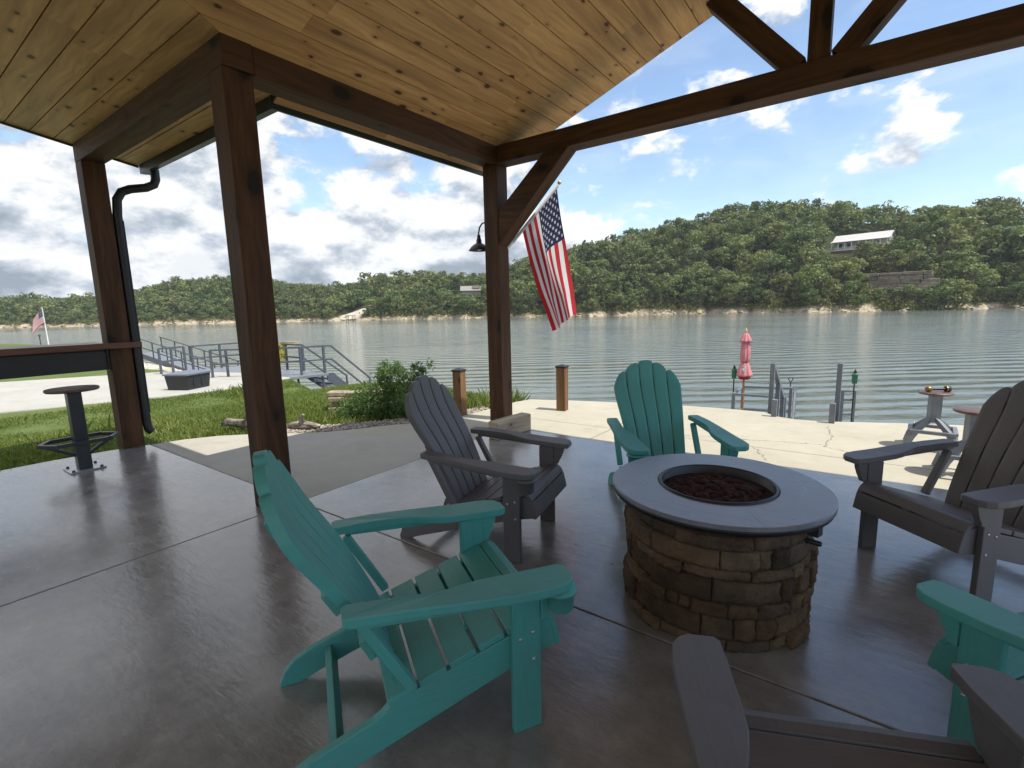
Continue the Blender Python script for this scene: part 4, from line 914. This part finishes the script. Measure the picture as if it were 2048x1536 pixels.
tag(gr.build('gravel', [simple('pale_gravel', (.42, .38, .33), .9, 0, .3, 30, 0, .2), simple('brown_gravel', (.27, .22, .18), .9, 0, .3, 30, 0, .2)]), 'strip of pale gravel between the lawn and the concrete', 'gravel', None, 'stuff')
sw_ = thing('stone_planter', 'low dry stacked stone wall at the left end of the shrub', 'planter wall', (-5.95, 4.33, -.12)); q = random.Random(8)
sm_ = MB()
for r in range(5):
    x = -.42 + q.uniform(-.05, .05)
    while x < .42:
        w = q.uniform(.2, .42); sm_.box((x + w / 2, q.uniform(-.03, .03), .035 + r * .072), (w - .008, .20, .064), rotz(q.uniform(-.06, .06))); x += w
ws = sm_.build('stone_course', simple('tan_fieldstone', (.33, .27, .20), .9, 0, .35, 9, .6, .2), sw_, .012); ws.rotation_euler = (0, 0, R_(38))

def leaf_cards(cent, size, q, up=.35, aspect=.5, out=None):
    """one diamond-shaped leaf per centre"""
    n = len(cent); d = q.normal(size=(n, 3)); d[:, 2] += up
    if out is not None: d = d * .38 + out
    d /= np.linalg.norm(d, axis=1)[:, None]
    t = q.normal(size=(n, 3)); t -= (t * d).sum(1)[:, None] * d; t /= np.linalg.norm(t, axis=1)[:, None]; w = np.cross(d, t)
    s = size[:, None]; tip = d * 0
    co = np.stack([cent - t * s, cent + w * s * aspect + d * s * .15, cent + t * s, cent - w * s * aspect + d * s * .15], 1).reshape(-1, 3)
    return co, np.arange(n * 4).reshape(-1, 4)
q = np.random.RandomState(3); cl = []
for i in range(150):
    t = q.uniform(-1, 1); a = q.uniform(0, 2 * math.pi); hgt = .60 * (1 - .5 * t * t) * (.45 + .55 * min(1, max(0, (t + .75) / .8))); r = math.sqrt(q.uniform(0, 1))
    cl.append((t * .72, r * math.cos(a) * .42, abs(r * math.sin(a)) * hgt + .12, q.uniform(.08, .2)))
for i in range(34): cl.append((q.uniform(-.15, .7), q.uniform(-.25, .25), q.uniform(.55, .82), q.uniform(.05, .09)))
cl = np.array(cl); idx = q.randint(0, len(cl), 9500); cen = cl[idx, :3] + q.normal(size=(9500, 3)) * cl[idx, 3:4] * .55; cen[:, 2] = np.abs(cen[:, 2])
co, F = leaf_cards(cen, q.uniform(.012, .040, 9500), q, .35, .33); ti = np.repeat(np.clip(q.uniform(0, 1, 9500) * .6 + q.uniform(0, 1, len(cl))[idx] * .5, 0, 1), 4)
sb = thing('leafy_shrub', 'loose green leafy shrub growing at the path edge behind the grey chair', 'shrub', (-5.24, 4.27, -.1), R_(36)); sb.scale = (.86, .95, .93)
np_mesh('foliage', co, F, BUSHLEAF, ti, sb)
sm2 = MB()
for i in range(46):
    c = cl[q.randint(0, len(cl))]; b0 = Vector((c[0] * .35, c[1] * .3, 0)); e = Vector(c[:3]) + Vector((q.normal() * .05, q.normal() * .05, .08)); sm2.tube([b0, b0.lerp(e, .5) + Vector((0, 0, .05)), e], [.007, .005, .002], 5)
sm2.build('stems', simple('green_stem', (.10, .13, .04), .7), sb)

# ------------------------------------------------------------------ lawn blades
def lawn():
    q = np.random.RandomState(17); n = 300000
    x = q.uniform(-15.2, -4.4, n); y = q.uniform(-1.5, 8.6, n)
    dist = np.hypot(x, y); keep = q.uniform(0, 1, n) < np.clip((9.5 / dist) ** 1.6, .25, 1); x, y = x[keep], y[keep]
    sx = np.interp(x, SHX, SHY); edge = np.interp(y, [-4, .7, 1.5, 1.82, 2.13, 2.42, 2.65, 2.95, 3.3, 3.6, 4.1, 4.8, 6, 7], [-6.40, -6.40, -6.33, -6.23, -6.15, -5.97, -5.72, -5.64, -5.52, -5.24, -4.86, -4.5, -4.35, -4.3])
    dr_ = np.interp(y, [-14, 1.9, 2.8, 4.9, 6.6, 8.6], [-16.8, -16.2, -15.8, -15.1, -14.7, -15.4])
    k = (x < edge - .01) & (x > dr_ + .02) & (sx - y > 1.9); x, y = x[k], y[k]; n = len(x)
    z = np.array([gz(a, b_) for a, b_ in zip(x, y)]) - .015
    pn = .5 + .5 * np.sin(x * 1.9 + 1.3 * np.sin(y * 1.1)) * np.sin(y * 2.3 + np.sin(x * 1.7))
    h_ = (.028 + .055 * q.uniform(0, 1, n) ** 2) * (.6 + .9 * pn)
    tall = ((np.hypot((x + 14.0) / .9, (y - 6.5) / 1.0) < 1) & (q.uniform(0, 1, n) < .35)) | ((np.hypot(x + 7.6, y - 1.6) < .5) & (q.uniform(0, 1, n) < .04)); h_ = np.where(tall, h_ * q.uniform(1.6, 4.0, n), h_)
    w = .0045 + .004 * q.uniform(0, 1, n) + np.hypot(x, y) * .0004; a = q.uniform(0, 6.283, n); ln = q.uniform(.15, .75, n); b = q.uniform(0, 6.283, n)
    dx, dy = np.cos(a) * w, np.sin(a) * w; lx, ly = np.cos(b) * ln * h_, np.sin(b) * ln * h_
    co = np.stack([np.stack([x - dx, y - dy, z], 1), np.stack([x + dx, y + dy, z], 1), np.stack([x + dx * .6 + lx * .4, y + dy * .6 + ly * .4, z + h_ * .6], 1), np.stack([x - dx * .3 + lx, y - dy * .3 + ly, z + h_], 1)], 1).reshape(-1, 3)
    t = np.clip(.45 * q.uniform(0, 1, n) + .45 * pn * q.uniform(.5, 1, n), 0, .85); yl = (np.hypot(x + 7.4, y - 1.2) < 1.6) & (q.uniform(0, 1, n) < .16); t = np.where(yl | (q.uniform(0, 1, n) < .04), .97, t)
    o = np_mesh('grass', co, np.arange(n * 4).reshape(-1, 4), GRASSM, np.repeat(t, 4)); tag(o, 'bright green lawn between the patio and the drive', 'grass', None, 'stuff')
    # reeds by the far bollard
    m = 500; x = q.uniform(-4.75, -4.25, m); y = q.uniform(5.0, 6.2, m); z = np.full(m, -.2); hh = q.uniform(.15, .42, m); a = q.uniform(0, 6.28, m); dx, dy = np.cos(a) * .006, np.sin(a) * .006; lx, ly = q.normal(size=m) * .09, q.normal(size=m) * .09
    co = np.stack([np.stack([x - dx, y - dy, z], 1), np.stack([x + dx, y + dy, z], 1), np.stack([x + dx * .6 + lx * .4, y + dy + ly * .4, z + hh * .6], 1), np.stack([x + lx, y + ly, z + hh], 1)], 1).reshape(-1, 3)
    tag(np_mesh('tall_grass', co, np.arange(m * 4).reshape(-1, 4), GRASSM, np.repeat(q.uniform(.2, .9, m), 4)), 'tuft of tall grass between the bollards at the water edge', 'grass', None, 'stuff')
lawn()

# ------------------------------------------------------------------ wooded hills across the lake
SHORE_AZ = [-125, -100, -90, -82.2, -80.9, -72.5, -65.5, -56.9, -43.2, -28.8, -15, -3.6, 8.7, 14, 30, 50]
SHORE_D = [520, 430, 380, 341, 328, 273, 251, 230, 205, 185, 197, 184, 212, 220, 260, 330]
SKY = [(-125, .030), (-100, .035), (-81.9, .0374), (-80.16, .039), (-78.03, .0354), (-76.03, .0392), (-72.78, .0488), (-69.99, .0679), (-67.13, .0703), (-64.96, .0734), (-60.91, .0635), (-57.05, .0563), (-53.96, .0607), (-50.73, .0745), (-46.89, .0808), (-42.98, .0781), (-39.58, .0761), (-36.69, .0907), (-31.53, .1125), (-28.71, .1203), (-25.94, .1324), (-23.22, .144), (-20.57, .1486), (-17.99, .1563), (-15.5, .1662), (-13.1, .1772), (-10.77, .1755), (-7.66, .1776), (-4.69, .1654), (-2.28, .1575), (1.45, .1433), (4.82, .1377), (7.83, .1384), (14, .125), (30, .10), (50, .08)]
def sD(az): return float(np.interp(az, SHORE_AZ, SHORE_D)) + 2.2 * math.sin(az * 1.7) + 1.4 * math.sin(az * 4.3 + 1)
def sE(az): return float(np.interp(az, [a for a, _ in SKY], [e for _, e in SKY]))
def TH(az): return float(np.interp(az, [-80, -60, -45, -30, -10], [6.0, 6.0, 6.5, 7.5, 8.2]))      # tree height
def WD(az): return float(np.interp(az, [-85, -70, -45, -25, 0], [95, 75, 70, 78, 85]))
def hz(az, r):
    D = sD(az); t = (r - D) / WD(az); zr = 1.37 + sE(az) * (D + WD(az)) - TH(az) * (1.12 if az < -36 else 1.0)
    if t < 0: return WZ + t * 20
    bank = WZ + min(1, t / .022) * .62
    if t <= 1:
        f = 1 - (1 - t) ** 1.25; S = 0
        if -2.4 < az < 6.4 and r > 207: S = 5.6 * min(1, (az + 2.4) / 1.0, (6.4 - az) / 1.2) * min(1, (r - 207) / 1.2) * max(0, 1 - (r - 208.2) / 32)
        zz = S + bank + (zr - WZ - .62) * f * (1 if t > .035 else t / .035)
        if -6 < az < 3.6 and r < 256:
            k = max(0, -4.4 - az, az - 2.4); zz = min(zz, 1.37 + .0775 * min(r, 240) + max(0, r - 240) * .9 + k * 14)
        return zz
    return zr - (t - 1) * 14
def pol(az, r): a = R_(az); return r * math.sin(a), r * math.cos(a)
azs = np.concatenate([np.arange(-125, -84, 2), np.arange(-84, 14, .6), np.arange(14, 51, 2.5)]); ts = [-.12, -.03, 0, .012, .025, .04, .07, .10, .125, .15, .18, .22, .32, .44, .56, .68, .8, .9, 1, 1.1, 1.4, 2.2]
co = []
for az in azs:
    for t in ts:
        r = sD(az) + t * WD(az); x, y = pol(az, r); co.append((x, y, hz(az, r) + (.35 * math.sin(az * 9 + t * 60) if 0 < t < .06 else 0)))
k = len(ts); F = [(i * k + j, i * k + j + 1, (i + 1) * k + j + 1, (i + 1) * k + j) for i in range(len(azs) - 1) for j in range(k - 1)]
tag(np_mesh('hills', co, F, HILL, smooth=True), kind='structure')

def crown(q, n, H, R, conif=False, size=.42, clumps=15):
    """leaf cards in clumps through a crown standing on z=0"""
    c = []; lo = .22 * H
    for i in range(clumps):
        if conif: z = q.uniform(.12, .95); rr = R * (1.05 - z) * math.sqrt(q.uniform(.1, 1)); a = q.uniform(0, 6.283); c.append((rr * math.cos(a), rr * math.sin(a), z * H, R * .30 * (1.2 - z)))
        else:
            a = q.uniform(0, 6.283); cz = q.uniform(-.9, 1); rr = R * math.sqrt(max(.02, 1 - cz * cz)) * math.sqrt(q.uniform(.15, 1)); c.append((rr * math.cos(a), rr * math.sin(a), lo + (H - lo) * (.5 + .42 * cz), R * q.uniform(.26, .52)))
    c = np.array(c); i = q.randint(0, clumps, n); d = q.normal(size=(n, 3)); d /= np.linalg.norm(d, axis=1)[:, None]
    cen = c[i, :3] + d * c[i, 3:4] * q.uniform(.7, 1.05, n)[:, None] * [1, 1, .62]
    co, F = leaf_cards(cen, q.uniform(.6, 1.3, n) * size, q, .2, .66, d * [1, 1, .9] + [0, 0, .12])
    tint = np.repeat(np.clip(q.uniform(0, .09, clumps)[i] + q.uniform(0, .05, n), 0, 1), 4); return co, F, tint
def trunk(H, r, q):
    mb = MB(); top = Vector((q.normal() * .3, q.normal() * .3, H * .72)); mb.tube([(0, 0, -1.2), (0, 0, H * .25), top], [r, r * .8, r * .35], 6)
    for i in range(4): a = q.uniform(0, 6.28); s = Vector((0, 0, H * q.uniform(.25, .5))); mb.tube([s, s + Vector((math.cos(a) * H * .13, math.sin(a) * H * .13, H * .16)), s + Vector((math.cos(a) * H * .22, math.sin(a) * H * .22, H * .34))], [r * .45, r * .3, r * .1], 5)
    return mb
tq = np.random.RandomState(44); VAR = []
for i in range(9):
    cf_ = i in (7, 8); H, R = (7.6, 1.9) if cf_ else (7.4 + tq.uniform(-.8, .8), 3.0 + tq.uniform(-.3, .5))
    c, F, ti = crown(tq, 950, H, R, cf_, .31, 20 if not cf_ else 24); tb_ = trunk(H, .16, tq); nv = len(c); tv = np.array(tb_.v); tf = [f for f in tb_.f if len(f) == 4]
    co = np.vstack([c, tv]); FF = np.vstack([F, np.array(tf) + nv]); mi = np.concatenate([np.zeros(len(F), int), np.ones(len(tf), int)])
    o = np_mesh('shore_tree', co, FF, [TREELEAF, BARK], np.concatenate([ti, np.zeros(len(tv))]), mi=mi); VAR.append((o, H)); COL.objects.unlink(o)
LIGHT_ = [crown(tq, 250, 7.4 + tq.uniform(-.8, .8), 3.1 + tq.uniform(-.4, .4), k > 7, .46, 14) for k in range(10)]
cand = []; q = random.Random(77)
def fit(az, r, z, H):
    """how much smaller a tree must be to keep the views of the houses, the bluff and the ramp open"""
    lim = None
    if -4.3 < az < 2.3:
        if 226 < r < 250: return 0
        if r <= 226: lim = .0765 if az < -1.6 else .0815 + .012 * min(1, (az + 1.6) / 1.6) + .004 * math.sin(az * 5)
    if 5.8 < az < 10.5:
        if 240 < r < 260: return 0
        if r <= 240: lim = .0965 + .004 * math.sin(az * 4.1)
    if -43.2 < az < -38.8:
        if 222 < r < 240: return 0
        if r <= 222: lim = .0345 + .004 * math.sin(az * 6)
    if -1.7 < az < 5.6:
        if 201 < r < 208.5: return 0
        if 208.5 <= r < 216: return .6
        if r <= 200: lim = .013 + .020 * max(0, math.sin(az * 3.1 + 1.2)) + (.05 if 3.7 < az < 4.9 else 0) + (.04 if -.1 < az < .5 else 0)
    if -55.6 < az < -50.6:
        if r < sD(az) + 24 and abs(az - np.interp(r - sD(az), [0, 4, 10, 16, 22], [-54.8, -54.1, -53.1, -52.1, -51.7])) < 1.5: return 0
    if lim is None: return 1
    return max(0, min(1, (lim * r + 1.37 - z) / H))
def blocked(az, r, z, H): return fit(az, r, z, H) < .7
for i in range(5200):
    az = q.uniform(-92, 18); D, W = sD(az), WD(az); t = q.random() ** 1.25 * 1.12 + .03; r = D + t * W
    s = TH(az) / 7.0 * q.choice((.62, .8, .95, 1.0, 1.15, 1.4) if t < .7 else (.7, .8, .9, 1.0)) * q.uniform(.9, 1.1) * (.62 if t < .07 else 1); x, y = pol(az, r); z = hz(az, r); H = 8.9 * s
    ft = fit(az, r, z, H)
    if ft < .3: continue
    s *= ft
    cand.append((az, r, x, y, z, s, t))
# thin by spacing
grid = {}; keep = []
for c in cand:
    m = 2.5 * c[5] * (1 if c[6] < .5 else 1.15); k = (int(c[2] // 5), int(c[3] // 5)); ok = True
    for a in (-1, 0, 1):
        for b_ in (-1, 0, 1):
            for o in grid.get((k[0] + a, k[1] + b_), ()):
                if (o[2] - c[2]) ** 2 + (o[3] - c[3]) ** 2 < m * m: ok = False
    if ok: grid.setdefault(k, []).append(c); keep.append(c)
vis = [c for c in keep if -83 < c[0] < 10.8]
vis.sort(key=lambda c: -(c[5] / c[1]) * (1.5 if c[6] < .14 else 1) * (1.25 if c[0] > -45 else .9)); own = vis[:272]; ownset = set(id(c) for c in own)
for az in (6.2, 7.0, 7.7, 8.4, 9.0, 9.7, 10.4):      # the trees that half hide the teal roofed house
    r = 234 + 3 * math.sin(az * 7); x, y = pol(az, r); z = hz(az, r); s_ = (1.37 + (.0945 + .0035 * math.sin(az * 9)) * r - z) / 8.2; own.append((az, r, x, y, z, max(.5, s_), .3)); ownset.add(id(own[-1]))
for az, r, H in ((-1.9, 200, 10), (-1.2, 198, 6.5), (1.9, 197.5, 4.6), (2.6, 199, 5.6), (4.5, 199, 8.5), (5.2, 200, 11), (5.9, 201, 9.5), (3.9, 210, 7), (.4, 210, 6.5), (1.6, 211, 7), (2.8, 210.5, 6.5), (-.7, 210, 6)):   # trees in front of and above the bluff
    x, y = pol(az, r); own.append((az, r, x, y, hz(az, r), H / 8.2, .3)); ownset.add(id(own[-1]))
for n, c in enumerate(own):
    v, H = VAR[tq.randint(0, 9)]; o = v.copy(); COL.objects.link(o); o.name = 'hillside_tree'; o.location = (c[2], c[3], c[4] - .3); o.rotation_euler = (0, 0, q.uniform(0, 6.28)); s = c[5] * 1.06; o.scale = (s * 1.05, s * 1.05, s * q.uniform(.9, 1.12))
    if c[6] < .12: tag(o, 'leafy green tree standing on the rocky shoreline across the lake', 'tree', 'trees along the far shoreline')
    elif c[0] > -30: tag(o, 'dense green tree on the slope of the high wooded hill across the lake', 'tree', 'trees on the high hill')
    else: tag(o, 'green tree on the slope of the lower wooded ridge across the lake', 'tree', 'trees on the lower ridge')
for v, H in VAR:
    pass
CO, FF, TI = [], [], []; nb = 0
for c in keep:
    if id(c) in ownset: continue
    cc, F, ti = LIGHT_[tq.randint(0, 10)]; a = tq.uniform(0, 6.28); s = c[5] * 1.08; ca, sa = math.cos(a), math.sin(a)
    P = np.stack([(cc[:, 0] * ca - cc[:, 1] * sa) * s + c[2], (cc[:, 0] * sa + cc[:, 1] * ca) * s + c[3], cc[:, 2] * s + c[4] - .3], 1)
    CO.append(P); FF.append(F + nb); nb += len(P); TI.append((ti + tq.uniform(0, 1)) % 1.0)
print('trees', len(keep), 'own', len(own))
tag(np_mesh('woodland', np.vstack(CO), np.vstack(FF), mat_leaf('far_woodland_foliage', LEAFC, .26, False), np.concatenate(TI)), 'mass of green woodland covering the hills across the lake', 'woodland', None, 'stuff')
# low bushes and dry scrub at the far waterline
bq = np.random.RandomState(6); CO, FF, TI = [], [], []; nb = 0
for i in range(1900):
    az = bq.uniform(-84, 12); r = sD(az) + bq.uniform(.015, .10) * WD(az)
    if i > 1500: az = bq.uniform(-3, 6.5); r = bq.choice([bq.uniform(196, 201.5), bq.uniform(207.5, 213)])
    if (i <= 1500 and bq.uniform() < .3) or i <= 1500 and blocked(az, r, hz(az, r), 1.5): continue
    x, y = pol(az, r); n = 26; cc = bq.normal(size=(n, 3)) * [.9, .9, .45] + [x, y, hz(az, r) + .7]; co, F = leaf_cards(cc, bq.uniform(.2, .5, n), bq, .5, .6); CO.append(co); FF.append(F + nb); nb += len(co); TI.append(np.repeat(np.clip(bq.uniform(.3, 1) + bq.uniform(0, .1, n), 0, 1), 4))
tag(np_mesh('shore_scrub', np.vstack(CO), np.vstack(FF), mat_leaf('shore_scrub_leaves', [(0, (.05, .08, .025)), (.5, (.10, .13, .035)), (1, (.19, .17, .06))], .3, False), np.concatenate(TI)), 'low scrub along the far waterline', 'scrub', None, 'stuff')
# rock bluffs
def mat_cliff():
    m, nt, b = new_mat('layered_limestone'); n = noise(nt, coord(nt, 'Object', (.16, .16, 2.2)), 1.0, 8, .72); n2 = noise(nt, coord(nt), 1.3, 6)
    setb(nt, b, Base_Color=mixc(nt, 1.0, ramp(nt, n, [(.3, (.07, .058, .046)), (.48, (.25, .21, .165)), (.7, (.47, .42, .345))]), ramp(nt, n2, [(.3, (.6, .58, .56)), (.7, (1.15, 1.1, 1.0))]), 'MULTIPLY'), Roughness=.95); bump(nt, b, n, 1.0, .5); return m
CLIFF = mat_cliff()
def bluff(label, az0, az1, r, z0, z1, seed):
    q = random.Random(seed); mb = MB(); z = z0
    while z < z1:
        hgt = q.choice((.35, .5, .7, 1.0, 1.4)); back = q.uniform(-.5, .7) + (z - z0) * .12; az = az0 + q.uniform(-.5, .3) + .05 * (z - z0)
        end = az1 + q.uniform(-.4, .4) - .06 * (z - z0)
        while az < end:
            w = q.uniform(.35, 1.5); rr = r + back + q.uniform(-.35, .35); x, y = pol(az + w / 2, rr + 2.2)
            mb.box((x, y, z + hgt / 2 + q.uniform(-.08, .08)), (R_(w) * rr * 1.02, 4.4, hgt * q.uniform(.93, 1.06)), rotz(-R_(az + w / 2) + q.uniform(-.10, .10)) @ Matrix.Rotation(q.uniform(-.03, .03), 3, 'Y')); az += w
        z += hgt
    o = mb.build('rock_bluff', CLIFF, None, .12); tag(o, label, 'rock bluff')
bluff('long layered grey limestone bluff below the white roofed house', -1.0, 4.2, 203.2, -.6, 9.4, 1)
bluff('short low limestone ledge among trees left of the long bluff', -6.8, -4.6, 203, 6.5, 9.5, 2)
bluff('small pale rock ledge in the middle of the far slope', -13.6, -11.2, 209, 4.0, 7.0, 3)
# pale boulders along the far waterline
br_ = MB(); q = random.Random(31)
for i in range(420):
    az = q.uniform(-83, 11); r = sD(az) + q.uniform(-.6, 2.2); x, y = pol(az, r); s = q.uniform(.15, .5) * (1.2 if az > -30 else 1); br_.blob((x, y, WZ + .1 + max(0, r - sD(az)) * .4), s, i, 0, 1, .3, (1.6, 1.6, .55))
tag(br_.build('shore_rocks', simple('tan_shore_rock', (.46, .38, .27), .95, 0, .35, .8, .3, .15)), 'tan rocks lining the far waterline', 'rocks', None, 'stuff')

# ------------------------------------------------------------------ houses across the lake
def mat_metalroof(name, c, axis=0):
    m, nt, b = new_mat(name); o = coord(nt); s = N(nt, 'ShaderNodeSeparateXYZ', {0: o}).outputs[axis]; w = M2(nt, 'PINGPONG', s, .2); setb(nt, b, Base_Color=mixc(nt, M2(nt, 'LESS_THAN', w, .03), c, tuple(q * .8 for q in c)), Roughness=.4); return m
hs = thing('white_porch_house', 'long white roofed house with columned porch high on the wooded hill', 'house', (-4.2, 238.5, 20.2), R_(-14)); hs.scale = (1.1, 1, 1.2)
WR = mat_metalroof('pale_metal_roof', (.58, .56, .53)); SID = simple('pale_siding', (.42, .39, .34), .7, 0, .08, 1, 0); GL = simple('dark_window_glass', (.03, .035, .04), .15, 0, .1, 1, 0); LAT = simple('brown_skirting', (.13, .055, .04), .85, 0, .2, 1, .1)
MB().box((0, 0, 2.0), (16, 7, 2.9)).build('wall', SID, hs)
rf = MB(); rf.prism([(-6.0, 3.05), (-3.2, 3.75), (0, 5.55), (3.2, 3.75), (4.6, 3.25), (4.6, 3.1), (0, 5.35), (-3.2, 3.55), (-6.0, 2.9)], -8.6, 8.6, lambda p, q, t: (t, p, q)); rf.build('roof', WR, hs)
gb = MB(); 
for x in (-8.0, 8.0): gb.prism([(-3.4, 3.4), (3.4, 3.4), (0, 5.25)], x - .04, x + .04, lambda p, q, t: (t, p, q))
gb.build('gable', WHITE, hs)
for i in range(9): MB().box((-8.2 + i * 2.05, -5.75, 1.75), (.17, .17, 2.5)).build('porch_column', WHITE, hs)
MB().box((-.8, -4.75, .38), (19, 2.6, .25)).build('porch_deck', WHITE, hs)
rl = MB(); rl.box((-.8, -6.0, 1.25), (19, .07, .08)); rl.box((-.8, -6.0, .65), (19, .06, .06))
for i in range(80): rl.box((-10.2 + i * .238, -6.0, .95), (.05, .05, .6))
rl.build('porch_railing', WHITE, hs)
MB().box((-.8, -5.6, -1.2), (19, .9, 2.9)).build('skirting', LAT, hs)
MB().box((0, 0, -1.0), (16, 7, 3.1)).build('foundation', LAT, hs)
for x in (-6, -3.4, -.6, 2.2, 5.2): w = MB().box((x, -3.52, 1.9), (1.3, .06, 1.6)).build('window', WHITE, hs); MB().box((x, -3.56, 1.9), (1.1, .03, 1.4)).build('pane', GL, w)
h2 = thing('teal_roofed_house', 'house with dark teal roof half hidden by trees high on the hill', 'house', (35.5, 250, 21.3), R_(-6))
MB().box((0, 0, 1.2), (13, 7, 3.4)).build('wall', simple('grey_siding', (.2, .19, .18), .8, 0, .1, 1, 0), h2); rf = MB(); rf.prism([(-4.6, 2.7), (0, 4.5), (4.6, 2.7), (4.6, 2.55), (0, 4.3), (-4.6, 2.55)], -7.2, 7.2, lambda p, q, t: (t, p, q)); rf.build('roof', mat_metalroof('teal_metal_roof', (.03, .055, .062)), h2)
for x in (-6.4, -4.2): MB().box((x, -4.2, .9), (.3, .3, 3.2)).build('porch_column', WHITE, h2)
MB().box((-4.5, -4.2, -1.2), (4.5, 1, 1.6)).build('terrace_wall', ROCKM, h2)
h3 = thing('grey_roofed_house', 'low house with pale grey roof showing above trees left of the corner post', 'house', (-150, 174.5, 7.5), R_(41))
MB().box((0, 0, 1.0), (8.4, 6, 3.2)).build('wall', SID, h3); rf = MB(); rf.prism([(-4, 2.3), (0, 4.5), (4, 2.3), (4, 2.1), (0, 4.3), (-4, 2.1)], -4.9, 4.9, lambda p, q, t: (t, p, q)); rf.build('roof', mat_metalroof('grey_shingle_roof', (.27, .25, .22)), h3)
MB().box((2.4, -1.0, 3.9), (3.2, 4, 1.3)).build('dormer', mat_metalroof('grey_dormer', (.30, .28, .25)), h3)
# cleared ramp with a boat shelter on the far bank
rm = MB(); q = random.Random(2)
RA = ((-56.0, -53.6, .3), (-55.2, -53.0, 4), (-54.0, -52.2, 10), (-52.8, -51.5, 16), (-52.3, -51.2, 22))
V = []; 
for a0, a1, d in RA:
    for k in range(5): a = a0 + (a1 - a0) * k / 4; r = sD(a) + d; x, y = pol(a, r); V.append((x, y, hz(a, r) + .45 + .1 * math.sin(k * 2 + d)))
nR = len(RA); rm.add(V, [(i * 5 + k, i * 5 + k + 1, (i + 1) * 5 + k + 1, (i + 1) * 5 + k) for i in range(nR - 1) for k in range(4)])
V2 = [(x, y, z - 2) for x, y, z in V]; per = [0, 1, 2, 3, 4] + [5 * i + 4 for i in range(1, nR)] + [5 * (nR - 1) + k for k in (3, 2, 1, 0)] + [5 * i for i in range(nR - 2, 0, -1)]
rm.add([V[k] for k in per] + [V2[k] for k in per], [(i, (i + 1) % len(per), len(per) + (i + 1) % len(per), len(per) + i) for i in range(len(per))])
tag(rm.build('boat_ramp', mat_conc('far_ramp_concrete', (.42, .38, .30), (.58, .53, .43))), 'pale concrete boat ramp cut into the far wooded bank', 'boat ramp')
bsx, bsy = pol(-54.2, sD(-54.2) - 3); bh = thing('boat_shelter', 'small dark boat shelter at the foot of the far ramp', 'boat shelter', (bsx, bsy, WZ), R_(30))
MB().box((0, 0, 2.1), (3.4, 2.6, .25)).build('roof', simple('dull_roof', (.22, .23, .2), .7), bh)
for x, y in ((-1.5, -1.1), (1.5, -1.1), (1.5, 1.1), (-1.5, 1.1)): MB().box((x, y, 1.0), (.16, .16, 2.2)).build('post', BARK, bh)
MB().box((0, 0, .35), (3.2, 2.4, .25)).build('deck', BARK, bh)

# ------------------------------------------------------------------ light summer haze over the lake
hzm = bpy.data.materials.new('lake_haze'); hzm.use_nodes = True; nt = hzm.node_tree; nt.nodes.clear()
pv = N(nt, 'ShaderNodeVolumePrincipled', {'Color': (.86, .92, 1, 1), 'Density': .0002}); ou = N(nt, 'ShaderNodeOutputMaterial'); nt.links.new(pv.outputs[0], ou.inputs['Volume'])
tag(MB().box((-150, 150, 36), (1150, 1000, 90)).build('haze', hzm), 'thin pale haze over the lake', 'haze', None, 'stuff')
